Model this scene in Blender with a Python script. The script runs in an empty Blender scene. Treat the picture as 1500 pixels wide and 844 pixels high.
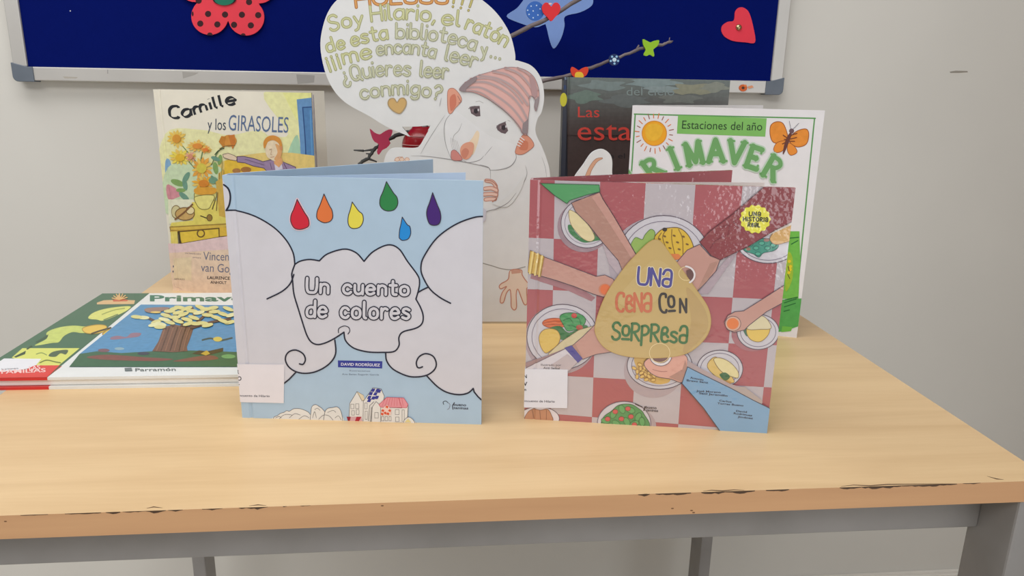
import bpy, math, random
from mathutils import Vector, Matrix
random.seed(4)
scene = bpy.context.scene
COL = scene.collection

# ------------------------------------------------------------------ camera, world, lights
T = 0.76                                   # height of the table top
CAM = Vector((-0.03192, -0.49320, T + 0.29753))
PITCH, YAW, ROLL, FPX = 0.268385, 0.0981046, 0.0188979, 1105.52
_f = Vector((math.sin(YAW)*math.cos(PITCH), math.cos(YAW)*math.cos(PITCH), -math.sin(PITCH)))
_r = Vector((math.cos(YAW), -math.sin(YAW), 0)); _u = _r.cross(_f)
CR = _r*math.cos(ROLL) + _u*math.sin(ROLL)
CU = -_r*math.sin(ROLL) + _u*math.cos(ROLL)
CF = _f
cam_data = bpy.data.cameras.new('camera'); cam = bpy.data.objects.new('camera', cam_data)
COL.objects.link(cam); scene.camera = cam
cam_data.sensor_width = 36; cam_data.lens = FPX*36/1500; cam_data.clip_start = 0.02
cam.matrix_world = Matrix(((CR.x, CU.x, -CF.x, CAM.x), (CR.y, CU.y, -CF.y, CAM.y), (CR.z, CU.z, -CF.z, CAM.z), (0, 0, 0, 1)))
scene.view_settings.view_transform = 'Standard'; scene.view_settings.look = 'None'
scene.view_settings.gamma = 1; scene.view_settings.use_curve_mapping = False
scene.view_settings.exposure = 0.0
world = bpy.data.worlds.new('room_air'); scene.world = world; world.use_nodes = True
world.node_tree.nodes['Background'].inputs[0].default_value = (0.985, 0.99, 1.0, 1)
world.node_tree.nodes['Background'].inputs[1].default_value = 0.16
def area(name, loc, target, sx, sy, power, col):
    l = bpy.data.lights.new(name, 'AREA'); l.shape = 'RECTANGLE'; l.size = sx; l.size_y = sy; l.energy = power; l.color = col
    o = bpy.data.objects.new(name, l); COL.objects.link(o); o.location = loc
    o.rotation_euler = (Vector(target)-Vector(loc)).to_track_quat('-Z', 'Y').to_euler(); return o
area('ceiling_lamp', (-0.6, -0.15, 2.75), (-0.5, 0.1, 0), 2.4, 0.9, 37, (1.0, 0.985, 0.975))
area('ceiling_lamp', (-1.1, -2.2, 2.75), (-0.8, -1.2, 0), 2.4, 0.9, 46, (1.0, 0.985, 0.975))
area('window_daylight', (1.5, -2.4, 1.12), (0.1, 0.4, 0.95), 2.4, 1.7, 23, (0.97, 0.985, 1.0))

# ------------------------------------------------------------------ helpers: pixels -> points on real planes
def ray(q): return CF + CR*((q[0]-750)/FPX) - CU*((q[1]-422)/FPX)
def on_z(q, z=T):
    d = ray(q); return CAM + d*((z-CAM.z)/d.z)
def project(P):
    d = Vector(P)-CAM; z = d.dot(CF); return (750+FPX*d.dot(CR)/z, 422-FPX*d.dot(CU)/z)
def lin(c):
    c = c/255.0; return c/12.92 if c <= 0.04045 else ((c+0.055)/1.055)**2.4
MATS = {}
def mat(rgb, rough=0.45, finish=None, K=1.0):
    key = (tuple(rgb), rough, finish)
    if key in MATS: return MATS[key]
    m = bpy.data.materials.new('print_%02x%02x%02x' % tuple(int(v) for v in rgb)); m.use_nodes = True
    nt = m.node_tree; b = nt.nodes['Principled BSDF']
    c = [min(0.88, lin(v)/K) for v in rgb]
    b.inputs['Roughness'].default_value = rough; b.inputs['Specular IOR Level'].default_value = 0.35
    co = nt.nodes.new('ShaderNodeTexCoord'); no = nt.nodes.new('ShaderNodeTexNoise')
    no.inputs['Scale'].default_value = 55; no.inputs['Detail'].default_value = 3
    nt.links.new(co.outputs['Object'], no.inputs['Vector'])
    mx = nt.nodes.new('ShaderNodeMix'); mx.data_type = 'RGBA'
    am = 0.06 if finish != 'paint' else 0.22
    mx.inputs['A'].default_value = (*[v*(1-am) for v in c], 1); mx.inputs['B'].default_value = (*[min(0.9, v*(1+am)) for v in c], 1)
    nt.links.new(no.outputs['Fac'], mx.inputs['Factor']); nt.links.new(mx.outputs['Result'], b.inputs['Base Color'])
    if finish == 'paint': no.inputs['Scale'].default_value = 160; no.inputs['Detail'].default_value = 5
    if finish == 'film':
        b.inputs['Specular IOR Level'].default_value = 0.5; b.inputs['Roughness'].default_value = 0.42
        b.inputs['Coat Weight'].default_value = 1.0; b.inputs['Coat IOR'].default_value = 1.85; b.inputs['Coat Roughness'].default_value = 0.07
        n2 = nt.nodes.new('ShaderNodeTexNoise'); n2.inputs['Scale'].default_value = 210; n2.inputs['Detail'].default_value = 1.5
        n3 = nt.nodes.new('ShaderNodeTexNoise'); n3.inputs['Scale'].default_value = 13; n3.inputs['Detail'].default_value = 1
        nt.links.new(co.outputs['Object'], n3.inputs['Vector']); nt.links.new(co.outputs['Object'], n2.inputs['Vector'])
        mr = nt.nodes.new('ShaderNodeMapRange'); mr.inputs['From Min'].default_value = 0.42; mr.inputs['From Max'].default_value = 0.62
        mr.inputs['To Min'].default_value = 0.06; nt.links.new(n3.outputs['Fac'], mr.inputs['Value'])
        mu = nt.nodes.new('ShaderNodeMath'); mu.operation = 'MULTIPLY'
        nt.links.new(n2.outputs['Fac'], mu.inputs[0]); nt.links.new(mr.outputs['Result'], mu.inputs[1])
        bp = nt.nodes.new('ShaderNodeBump'); bp.inputs['Strength'].default_value = 0.36; bp.inputs['Distance'].default_value = 0.0022
        nt.links.new(mu.outputs['Value'], bp.inputs['Height'])
        nt.links.new(bp.outputs['Normal'], b.inputs['Coat Normal'])
    if finish == 'metal':
        b.inputs['Metallic'].default_value = 0.55
    if finish == 'felt':
        n2 = nt.nodes.new('ShaderNodeTexNoise'); n2.inputs['Scale'].default_value = 900
        bp = nt.nodes.new('ShaderNodeBump'); bp.inputs['Strength'].default_value = 0.3; bp.inputs['Distance'].default_value = 0.0006
        nt.links.new(co.outputs['Object'], n2.inputs['Vector']); nt.links.new(n2.outputs['Fac'], bp.inputs['Height'])
        nt.links.new(bp.outputs['Normal'], b.inputs['Normal']); b.inputs['Specular IOR Level'].default_value = 0.08
    MATS[key] = m; return m

class MB:                                     # mesh collector in world space
    def __init__(s): s.v = []; s.f = []; s.mi = []; s.ms = []
    def slot(s, m):
        if m not in s.ms: s.ms.append(m)
        return s.ms.index(m)
    def face(s, pts, m):
        k = len(s.v); s.v += [Vector(p) for p in pts]; s.f.append(list(range(k, k+len(pts)))); s.mi.append(s.slot(m))
    def mesh(s, vs, fs, m):
        k = len(s.v); s.v += [Vector(p) for p in vs]; i = s.slot(m)
        for f in fs: s.f.append([k+a for a in f]); s.mi.append(i)
    def box(s, o, a, b, c, m):                # o corner, a b c edge vectors
        o = Vector(o); a = Vector(a); b = Vector(b); c = Vector(c)
        if a.cross(b).dot(c) < 0: a, b = b, a
        P = [o, o+a, o+a+b, o+b, o+c, o+a+c, o+a+b+c, o+b+c]
        s.mesh(P, [(3, 2, 1, 0), (4, 5, 6, 7), (0, 1, 5, 4), (1, 2, 6, 5), (2, 3, 7, 6), (3, 0, 4, 7)], m)
    def abox(s, x0, x1, y0, y1, z0, z1, m): s.box((x0, y0, z0), (x1-x0, 0, 0), (0, y1-y0, 0), (0, 0, z1-z0), m)
    def tube(s, pts, rad, m, n=8):
        pts = [Vector(p) for p in pts]; rings = []
        for i, p in enumerate(pts):
            t = (pts[min(i+1, len(pts)-1)]-pts[max(i-1, 0)]).normalized()
            a = t.cross(Vector((0.13, 0.97, 0.21))).normalized(); b = t.cross(a)
            r = rad[i] if isinstance(rad, (list, tuple)) else rad
            rings.append([p+a*(r*math.cos(2*math.pi*k/n))+b*(r*math.sin(2*math.pi*k/n)) for k in range(n)])
        vs = [q for R in rings for q in R]; fs = []
        for i in range(len(pts)-1):
            for k in range(n): fs.append((i*n+k, i*n+(k+1) % n, (i+1)*n+(k+1) % n, (i+1)*n+k))
        fs.append(tuple(range(n-1, -1, -1))); fs.append(tuple((len(pts)-1)*n+k for k in range(n)))
        s.mesh(vs, fs, m)
    def lathe(s, base, prof, m, n=28):
        base = Vector(base); vs = [base+Vector((r*math.cos(2*math.pi*k/n), r*math.sin(2*math.pi*k/n), z)) for r, z in prof for k in range(n)]
        fs = [(i*n+k, i*n+(k+1) % n, (i+1)*n+(k+1) % n, (i+1)*n+k) for i in range(len(prof)-1) for k in range(n)]
        fs.append(tuple(range(n-1, -1, -1))); s.mesh(vs, fs, m)
    def build(s, name, parent=None, smooth=False, bevel=0, origin=None):
        me = bpy.data.meshes.new(name)
        M = parent_matrix(parent).inverted() if parent else Matrix.Translation(-Vector(origin or (0, 0, 0)))
        me.from_pydata([M @ p for p in s.v], [], s.f)
        for m in s.ms: me.materials.append(m)
        for i, p in enumerate(me.polygons): p.material_index = s.mi[i]; p.use_smooth = smooth
        me.update()
        o = bpy.data.objects.new(name, me); COL.objects.link(o)
        if parent: o.parent = parent
        elif origin: o.location = origin
        if bevel:
            b = o.modifiers.new('bevel', 'BEVEL'); b.width = bevel; b.segments = 2; b.limit_method = 'ANGLE'; b.angle_limit = 0.9
        return o
def parent_matrix(o):
    M = Matrix.LocRotScale(o.location, o.rotation_euler, Vector((1, 1, 1)))
    return parent_matrix(o.parent) @ M if o.parent else M
def tag(o, label, cat, group=None):
    o['label'] = label; o['category'] = cat
    if group: o['group'] = group
    return o
def thing(name, label, cat, loc, rz=0, group=None):
    o = bpy.data.objects.new(name, None); o.empty_display_size = 0.03; COL.objects.link(o)
    o.location = loc; o.rotation_euler = (0, 0, rz); return tag(o, label, cat, group)
def struct(o): o['kind'] = 'structure'; return o

# ------------------------------------------------------------------ flat printed art on a plane
def smooth(pts, closed=False, k=7):
    n = len(pts); out = []
    g = (lambda i: pts[i % n]) if closed else (lambda i: pts[max(0, min(n-1, i))])
    for i in range(n if closed else n-1):
        a, b, c, d = g(i-1), g(i), g(i+1), g(i+2)
        for j in range(k):
            t = j/k
            out.append(tuple(0.5*(2*b[x]+(c[x]-a[x])*t+(2*a[x]-5*b[x]+4*c[x]-d[x])*t*t+(3*b[x]-a[x]-3*c[x]+d[x])*t**3) for x in (0, 1)))
    if not closed: out.append(tuple(pts[-1]))
    return out
def clip_half(poly, ax, lim, sgn):
    out = []; n = len(poly)
    for i in range(n):
        p, q = poly[i], poly[(i+1) % n]; a = sgn*(p[ax]-lim); b = sgn*(q[ax]-lim)
        if a >= 0: out.append(p)
        if (a > 0 and b < 0) or (a < 0 and b > 0):
            t = a/(a-b); out.append((p[0]+(q[0]-p[0])*t, p[1]+(q[1]-p[1])*t))
    return out
def ell(cx, cy, rx, ry, n=28, rot=0, a0=0, a1=360):
    c, s = math.cos(math.radians(rot)), math.sin(math.radians(rot)); o = []
    full = (a1-a0) >= 360
    for i in range(n if full else n+1):
        t = math.radians(a0+(a1-a0)*i/n); x = rx*math.cos(t); y = ry*math.sin(t); o.append((cx+x*c-y*s, cy+x*s+y*c))
    return o
STEP = 0.00006
class Plane:
    def __init__(s, P0, u, w): s.P = Vector(P0); s.u = Vector(u).normalized(); s.w = Vector(w).normalized(); s.n = s.u.cross(s.w)
    def uv(s, q):
        d = ray(q); p = CAM + d*((s.P-CAM).dot(s.n)/d.dot(s.n)) - s.P; return (p.dot(s.u), p.dot(s.w))
    def pt(s, a, b, off=0): return s.P + s.u*a + s.w*b + s.n*off
class Art:
    def __init__(s, plane, rect=None, finish=None, rough=0.4, groove=None, mb=None):
        s.pl = plane; s.rect = rect; s.finish = finish; s.rough = rough; s.groove = groove
        s.mb = mb or MB(); s.items = []; s.o = (0, 0); s.k = 1.0; s.g = None
    def frame(s, x, y, k): s.o = (x, y); s.k = k
    def m(s, p): return (s.o[0]+p[0]/s.k, s.o[1]+p[1]/s.k)
    def group(s): s.g = []
    def emit(s, polys, rgb, finish=None):      # polys in uv
        if s.g is not None: s.g += polys; return
        polys = [p for p in polys if len(p) > 2]
        if not polys: return
        xs = [a for p in polys for a, _ in p]; ys = [b for p in polys for _, b in p]
        bb = (min(xs), max(xs), min(ys), max(ys)); lv = 1
        for q, l in s.items:
            if q[0] < bb[1] and q[1] > bb[0] and q[2] < bb[3] and q[3] > bb[2] and l >= lv: lv = l+1
        s.items.append((bb, lv)); M = mat(rgb, s.rough, finish or s.finish)
        for ip, p in enumerate(polys):
            z = lv*STEP+(ip % 36)*1.5e-6
            if s.rect:
                x0, x1, y0, y1 = s.rect
                for ax, lim, sg in ((0, x0, 1), (0, x1, -1), (1, y0, 1), (1, y1, -1)):
                    if p: p = clip_half(p, ax, lim, sg)
            if len(p) < 3: continue
            area2 = sum(p[i][0]*p[(i+1) % len(p)][1]-p[(i+1) % len(p)][0]*p[i][1] for i in range(len(p)))
            if area2 < 0: p = p[::-1]
            if s.groove and min(a for a, _ in p) < s.groove[1]:
                g0, g1, dep = s.groove; gm = (g0+g1)/2
                for lo, hi in ((-1, g0), (g0, gm), (gm, g1), (g1, 9)):
                    q = clip_half(p, 0, lo, 1)
                    if q: q = clip_half(q, 0, hi, -1)
                    if len(q) > 2:
                        s.mb.face([s.pl.pt(a, b, z-dep*max(0, 1-abs(a-gm)/(gm-g0))) for a, b in q], M)
            else: s.mb.face([s.pl.pt(a, b, z) for a, b in p], M)
    def end(s, rgb, finish=None):
        g = s.g; s.g = None; s.emit(g, rgb, finish)
    def uvs(s, pts): return [s.pl.uv(s.m(p)) for p in pts]
    def poly(s, pts, rgb, sm=False, edge=None, ew=2, finish=None):
        if sm: pts = smooth(pts, True, 5)
        s.emit([s.uvs(pts)], rgb, finish)
        if edge: s.stroke(list(pts)+[pts[0]], ew, edge)
    def ellipse(s, cx, cy, rx, ry, rgb, edge=None, ew=2, rot=0, n=28, finish=None):
        s.poly(ell(cx, cy, rx, ry, n, rot), rgb, False, edge, ew, finish)
    def stroke(s, pts, wd, rgb, sm=False, taper=False, pen=None):
        if sm: pts = smooth(pts)
        P = [pts[0]]
        for p in pts[1:]:
            if abs(p[0]-P[-1][0])+abs(p[1]-P[-1][1]) > 1e-6: P.append(p)
        if len(P) < 2: P.append((P[0][0]+0.01, P[0][1]))
        out = []; n = len(P); nor = []
        for i in range(n-1):
            dx, dy = P[i+1][0]-P[i][0], P[i+1][1]-P[i][1]; L = math.hypot(dx, dy); nor.append((-dy/L, dx/L))
        def width(i, nr):
            h = wd/2
            if taper: h *= 0.25+0.75*math.sin(math.pi*min(1, max(0, i/(n-1))))
            if pen: h *= pen[1]+(1-pen[1])*abs(nr[0]*math.cos(pen[0])+nr[1]*math.sin(pen[0]))
            return h
        for i in range(n-1):
            a, b = P[i], P[i+1]; n0 = nor[i]; na = nb = n0
            if i > 0 and nor[i-1][0]*n0[0]+nor[i-1][1]*n0[1] > 0.6:
                na = (nor[i-1][0]+n0[0], nor[i-1][1]+n0[1]); L = math.hypot(*na); na = (na[0]/L, na[1]/L)
            elif i > 0: out.append(ell(a[0], a[1], width(i, n0), width(i, n0), 8))
            if i < n-2 and nor[i+1][0]*n0[0]+nor[i+1][1]*n0[1] > 0.6:
                nb = (nor[i+1][0]+n0[0], nor[i+1][1]+n0[1]); L = math.hypot(*nb); nb = (nb[0]/L, nb[1]/L)
            ha, hb = width(i, na), width(i+1, nb)
            out.append([(a[0]+na[0]*ha, a[1]+na[1]*ha), (b[0]+nb[0]*hb, b[1]+nb[1]*hb), (b[0]-nb[0]*hb, b[1]-nb[1]*hb), (a[0]-na[0]*ha, a[1]-na[1]*ha)])
        if not pen:
            for i, nn in ((0, nor[0]), (n-1, nor[-1])):
                h = width(i, nn); out.append(ell(P[i][0], P[i][1], h, h, 10))
        s.emit([s.uvs(q) for q in out], rgb)
    def letters(s, text, path, h, passes, space=0.22, pen=None, squash=1.0):
        # stroke lettering that runs along a path of baseline points
        path = smooth(path) if len(path) > 2 else path
        cum = [0]
        for a, b in zip(path, path[1:]): cum.append(cum[-1]+math.hypot(b[0]-a[0], b[1]-a[1]))
        adv = [0.45 if c == ' ' else GL[c][0] for c in text]
        tot = sum(adv)+space*(len(text)-1); sx = cum[-1]/tot
        def place(x, y):
            d = x*sx; i = 0
            while i < len(cum)-2 and cum[i+1] < d: i += 1
            L = cum[i+1]-cum[i]; t = (d-cum[i])/L
            a, b = path[i], path[i+1]; tx, ty = (b[0]-a[0])/L, (b[1]-a[1])/L
            return (a[0]+(b[0]-a[0])*t+ty*y*h, a[1]+(b[1]-a[1])*t-tx*y*h)
        for rgb, wd in passes:
            s.group(); x = 0
            for c, ad in zip(text, adv):
                if c != ' ':
                    cx = place(x+ad/2, 0); e = place(x+ad/2+0.05, 0); L = math.hypot(e[0]-cx[0], e[1]-cx[1]); tx, ty = (e[0]-cx[0])/L, (e[1]-cx[1])/L
                    for sm, pts in GL[c][1]:
                        q = [(cx[0]+tx*(p[0]-ad/2)*sx+ty*p[1]*h, cx[1]+ty*(p[0]-ad/2)*sx-tx*p[1]*h) for p in pts]
                        s.stroke(q, wd, rgb, sm=sm, pen=pen)
                x += ad+space
            s.end(rgb)
    def text(s, body, p0, p1, h, rgb, bold=0.0, shear=0.0):
        # plain printed type between two baseline points
        cu = bpy.data.curves.new('type', 'FONT'); cu.body = body; cu.size = 1; cu.resolution_u = 3; cu.offset = bold; cu.shear = shear
        ob = bpy.data.objects.new('type', cu); me = bpy.data.meshes.new_from_object(ob)
        vs = [(v.co.x, v.co.y) for v in me.vertices]
        if not vs: return
        x0 = min(v[0] for v in vs); x1 = max(v[0] for v in vs)
        L = math.hypot(p1[0]-p0[0], p1[1]-p0[1]); tx, ty = (p1[0]-p0[0])/L, (p1[1]-p0[1])/L
        sx = L/(x1-x0); sy = h/0.70
        Q = [(p0[0]+tx*(x-x0)*sx+ty*y*sy, p0[1]+ty*(x-x0)*sx-tx*y*sy) for x, y in vs]
        U = s.uvs(Q); s.emit([[U[i] for i in p.vertices] for p in me.polygons], rgb)
        bpy.data.objects.remove(ob); bpy.data.curves.remove(cu); bpy.data.meshes.remove(me)

# stroke alphabet: advance | strokes, '~' smooth; baseline 0, cap height 1
_G = {
'U': '.6|~0,1 0,.4 .08,.06 .3,0 .52,.06 .6,.4 .6,1', 'n': '.46|0,.62 0,0;~0,.4 .1,.58 .28,.62 .44,.5 .46,.3 .46,0',
'c': '.46|~.46,.5 .32,.62 .14,.6 .02,.44 0,.28 .06,.1 .22,0 .36,.02 .46,.12', 'u': '.48|~0,.62 0,.25 .08,.05 .24,0 .4,.08 .48,.25;.48,.62 .48,0',
'e': '.48|~0,.32 .46,.34 .44,.5 .3,.62 .12,.58 .01,.4 0,.22 .08,.05 .26,0 .46,.1', 't': '.4|~.18,.95 .18,.2 .24,.03 .4,.02;0,.66 .4,.66',
'o': '.5|~.25,.62 .06,.52 0,.3 .06,.08 .25,0 .44,.08 .5,.3 .44,.52 .25,.62', 'd': '.5|~.5,.3 .44,.54 .25,.6 .06,.5 0,.28 .06,.06 .25,0 .44,.08 .5,.3;.5,1 .5,0',
'l': '.12|~0,1 0,.3 .02,.06 .12,0', 'r': '.36|0,.62 0,0;~0,.36 .1,.56 .24,.62 .36,.56', 's': '.42|~.42,.54 .26,.62 .08,.58 .05,.44 .2,.34 .38,.24 .4,.1 .24,0 0,.08',
'S': '.5|~.5,.85 .36,1 .14,.98 .02,.8 .1,.6 .3,.5 .48,.36 .48,.14 .3,0 .1,.03 0,.16', 'y': '.46|0,.62 .24,.06;~.46,.62 .24,.06 .14,-.22 0,-.3',
'H': '.56|0,1 0,0;.56,1 .56,0;0,.5 .56,.5', 'i': '.06|.03,.62 .03,0;.03,.9 .03,.93', 'a': '.48|~.48,.5 .36,.61 .16,.6 .02,.42 0,.22 .1,.03 .26,0 .42,.12 .48,.3;.48,.62 .48,0',
',': '.1|.08,.08 0,-.16', '.': '.06|.03,0 .03,.05', 'ó': '.5|~.25,.62 .06,.52 0,.3 .06,.08 .25,0 .44,.08 .5,.3 .44,.52 .25,.62;.22,.78 .36,.98',
'b': '.5|0,1 0,0;~0,.3 .08,.54 .27,.6 .45,.5 .5,.3 .45,.07 .27,0 .08,.06 0,.3', 'm': '.7|0,.62 0,0;~0,.42 .1,.6 .24,.6 .34,.48 .35,.3 .35,0;~.35,.42 .44,.6 .58,.6 .69,.48 .7,.3 .7,0',
'Q': '.64|~.32,1 .08,.86 0,.5 .08,.14 .32,0 .56,.14 .64,.5 .56,.86 .32,1;.4,.24 .68,-.08', 'g': '.48|~.48,.5 .36,.61 .16,.6 .02,.42 0,.24 .1,.06 .26,.03 .42,.14 .48,.3;~.48,.62 .48,-.1 .36,-.28 .16,-.3 .04,-.2',
'?': '.42|~0,.8 .1,.97 .28,1 .42,.84 .38,.62 .2,.46 .2,.28;.2,.02 .2,.06', '¿': '.42|~.42,-.02 .32,-.2 .14,-.22 0,-.06 .04,.14 .22,.3 .22,.46;.22,.68 .22,.72',
'¡': '.06|.03,.5 .03,-.2;.03,.68 .03,.72', '!': '.06|.03,1 .03,.3;.03,.0 .03,.04', 'L': '.42|0,1 0,0 .42,0', 'O': '.6|~.3,1 .08,.86 0,.5 .08,.14 .3,0 .52,.14 .6,.5 .52,.86 .3,1',
'N': '.5|0,0 0,1 .5,0 .5,1', 'C': '.5|~.5,.82 .48,.98 .2,1 .04,.8 0,.5 .04,.2 .2,.02 .42,0 .48,.12', 'E': '.46|~.46,.3 .3,.46 .1,.5 .02,.3 .1,.06 .3,0 .46,.08;~.04,.4 .3,.5 .42,.7 .3,.86 .1,.8 .03,.5 .05,.2',
'A': '.5|~.02,.72 .14,.96 .38,.98 .5,.8 .5,.3 .46,.06 .25,0 .04,.1 .06,.38 .28,.46 .5,.4', 'ö': '.44|~.22,.86 .05,.78 0,.55 .05,.34 .22,.26 .39,.34 .44,.55 .39,.78 .22,.86;0,.05 .44,.05',
'R': '.5|0,0 .02,1;~0,.98 .3,1 .48,.84 .42,.6 .2,.5 .05,.48;.16,.48 .5,0', 'P': '.46|0,-.25 .02,.86;~0,.86 .26,.9 .44,.74 .42,.5 .22,.36 .02,.36',
'D': '.5|0,0 0,1;~0,1 .3,.95 .5,.5 .3,.05 0,0', 'I': '.06|.03,0 .03,1', 'T': '.5|.25,0 .25,1;0,1 .5,1',
}
GL = {}
for _c, _s in _G.items():
    _a, _b = _s.split('|'); _st = []
    for _t in _b.split(';'):
        sm = _t.startswith('~'); _st.append((sm, [tuple(float(z) for z in p.split(',')) for p in _t.lstrip('~').split()]))
    GL[_c] = (float(_a), _st)

def slab(mb, pl, uv, thick, m, front=0.0):    # outline (uv) given a real thickness behind its plane
    a2 = sum(uv[i][0]*uv[(i+1) % len(uv)][1]-uv[(i+1) % len(uv)][0]*uv[i][1] for i in range(len(uv)))
    if a2 < 0: uv = uv[::-1]
    n = len(uv); F = [pl.pt(a, b, front) for a, b in uv]; B = [pl.pt(a, b, front-thick) for a, b in uv]
    mb.mesh(F+B, [tuple(range(n)), tuple(range(2*n-1, n-1, -1))]+[(i, i+n, (i+1) % n+n, (i+1) % n) for i in range(n)], m)
# ------------------------------------------------------------------ the room
def noise_mat(name, c1, c2, scale, rough, stretch=(1, 1, 1), detail=4, bump=0, metal=0, spec=0.3):
    m = bpy.data.materials.new(name); m.use_nodes = True; nt = m.node_tree; b = nt.nodes['Principled BSDF']
    co = nt.nodes.new('ShaderNodeTexCoord'); mp = nt.nodes.new('ShaderNodeMapping'); no = nt.nodes.new('ShaderNodeTexNoise')
    mp.inputs['Scale'].default_value = stretch; no.inputs['Scale'].default_value = scale; no.inputs['Detail'].default_value = detail
    nt.links.new(co.outputs['Object'], mp.inputs['Vector']); nt.links.new(mp.outputs['Vector'], no.inputs['Vector'])
    cr = nt.nodes.new('ShaderNodeValToRGB'); cr.color_ramp.elements[0].position = 0.3; cr.color_ramp.elements[1].position = 0.7
    cr.color_ramp.elements[0].color = (*[lin(v)/0.86 for v in c1], 1); cr.color_ramp.elements[1].color = (*[lin(v)/0.86 for v in c2], 1)
    nt.links.new(no.outputs['Fac'], cr.inputs['Fac']); nt.links.new(cr.outputs['Color'], b.inputs['Base Color'])
    b.inputs['Roughness'].default_value = rough; b.inputs['Metallic'].default_value = metal; b.inputs['Specular IOR Level'].default_value = spec
    if bump:
        bp = nt.nodes.new('ShaderNodeBump'); bp.inputs['Strength'].default_value = bump; bp.inputs['Distance'].default_value = 0.001
        nt.links.new(no.outputs['Fac'], bp.inputs['Height']); nt.links.new(bp.outputs['Normal'], b.inputs['Normal'])
    return m
WALLM = noise_mat('wall_paint', (192, 190, 184), (197, 195, 189), 3, 0.6, bump=0.05)
FLOORM = noise_mat('floor_tile', (196, 188, 176), (206, 199, 188), 6, 0.5)
WY = 0.80
mb = MB(); mb.abox(-3, 3, WY, WY+0.12, 0, 2.9, WALLM)
wp = Plane((-3, WY, 0), (1, 0, 0), (0, 0, 1))
a = Art(wp, mb=mb, rough=0.6)              # small scuff in the paint
a.poly([(1391, 105), (1400, 103.5), (1417, 104), (1418, 106), (1405, 107), (1392, 107)], (150, 145, 135))
a.poly([(1394, 107.6), (1416, 106.6), (1416, 107.6), (1396, 108.4)], (214, 210, 202))
struct(mb.build('wall_back'))
SHADE_PIERM = noise_mat('shade_pier_dark', (110, 94, 78), (118, 102, 86), 3, 0.6)
mb = MB(); mb.abox(1.17, 1.62, -0.05, WY, 0, 2.9, SHADE_PIERM); struct(mb.build('added_shade_pier'))  # unseen dark stub, added to shade the right end of the back wall
mb = MB(); mb.abox(-3, 3, -3.2, WY+0.12, -0.1, 0, FLOORM); struct(mb.build('floor'))
mb = MB(); BASEM = noise_mat('baseboard_paint', (205, 202, 195), (212, 208, 200), 5, 0.45)
mb.abox(-3, 1.169, WY-0.012, WY-0.0005, 0.0, 0.068, BASEM); mb.abox(-3, 1.169, WY-0.008, WY-0.0005, 0.068, 0.074, BASEM)
struct(mb.build('baseboard_back'))

# ------------------------------------------------------------------ the table
def wood():
    m = bpy.data.materials.new('beech_laminate'); m.use_nodes = True; nt = m.node_tree; b = nt.nodes['Principled BSDF']; L = nt.links.new
    co = nt.nodes.new('ShaderNodeTexCoord'); mp = nt.nodes.new('ShaderNodeMapping'); mp.inputs['Scale'].default_value = (1.6, 16, 16)
    n1 = nt.nodes.new('ShaderNodeTexNoise'); n1.inputs['Scale'].default_value = 2.2; n1.inputs['Detail'].default_value = 6; n1.inputs['Distortion'].default_value = 0.7
    L(co.outputs['Object'], mp.inputs['Vector']); L(mp.outputs['Vector'], n1.inputs['Vector'])
    mp2 = nt.nodes.new('ShaderNodeMapping'); mp2.inputs['Scale'].default_value = (10, 160, 160)
    n2 = nt.nodes.new('ShaderNodeTexNoise'); n2.inputs['Scale'].default_value = 2.0; n2.inputs['Detail'].default_value = 3
    L(co.outputs['Object'], mp2.inputs['Vector']); L(mp2.outputs['Vector'], n2.inputs['Vector'])
    ad = nt.nodes.new('ShaderNodeMath'); ad.operation = 'MULTIPLY_ADD'; ad.inputs[1].default_value = 0.25
    L(n2.outputs['Fac'], ad.inputs[0]); L(n1.outputs['Fac'], ad.inputs[2])
    cr = nt.nodes.new('ShaderNodeValToRGB'); e = cr.color_ramp.elements
    e[0].position = 0.42; e[0].color = (*[lin(v) for v in (206, 174, 130)], 1)
    e[1].position = 0.8; e[1].color = (*[lin(v) for v in (218, 188, 144)], 1)
    L(ad.outputs['Value'], cr.inputs['Fac']); L(cr.outputs['Color'], b.inputs['Base Color'])
    b.inputs['Roughness'].default_value = 0.36; b.inputs['Specular IOR Level'].default_value = 0.35
    return m
WOODM = wood()
EDGEM = noise_mat('beech_edging', (182, 140, 102), (192, 150, 110), 2.5, 0.5, (2, 30, 30))
STEELM = noise_mat('grey_painted_steel', (124, 122, 120), (136, 134, 133), 14, 0.4, bump=0.03)
TD, TH = 0.70, 0.0185
table = thing('table', 'beech topped rectangular table on grey steel legs, standing against the wall', 'table', (0, TD/2, 0))
mb = MB(); mb.abox(-0.45, 0.45, 0.0, TD, T-TH, T, WOODM)
mb.f[2:2] = []
fm = mb.slot(EDGEM)
for i, f in enumerate(mb.f):                  # the four edges carry a darker edging band
    zs = [mb.v[k].z for k in f]
    if max(zs)-min(zs) > 0.001: mb.mi[i] = fm
fp = Plane((-0.45, 0, T-TH), (1, 0, 0), (0, 0, 1))
a = Art(fp, rect=(0, 0.9, 0, TH), mb=mb)
random.seed(11)
def edge_y(x): return 755-(755-704)*x/1497.0 - 0.4*math.sin(x/240)
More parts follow.
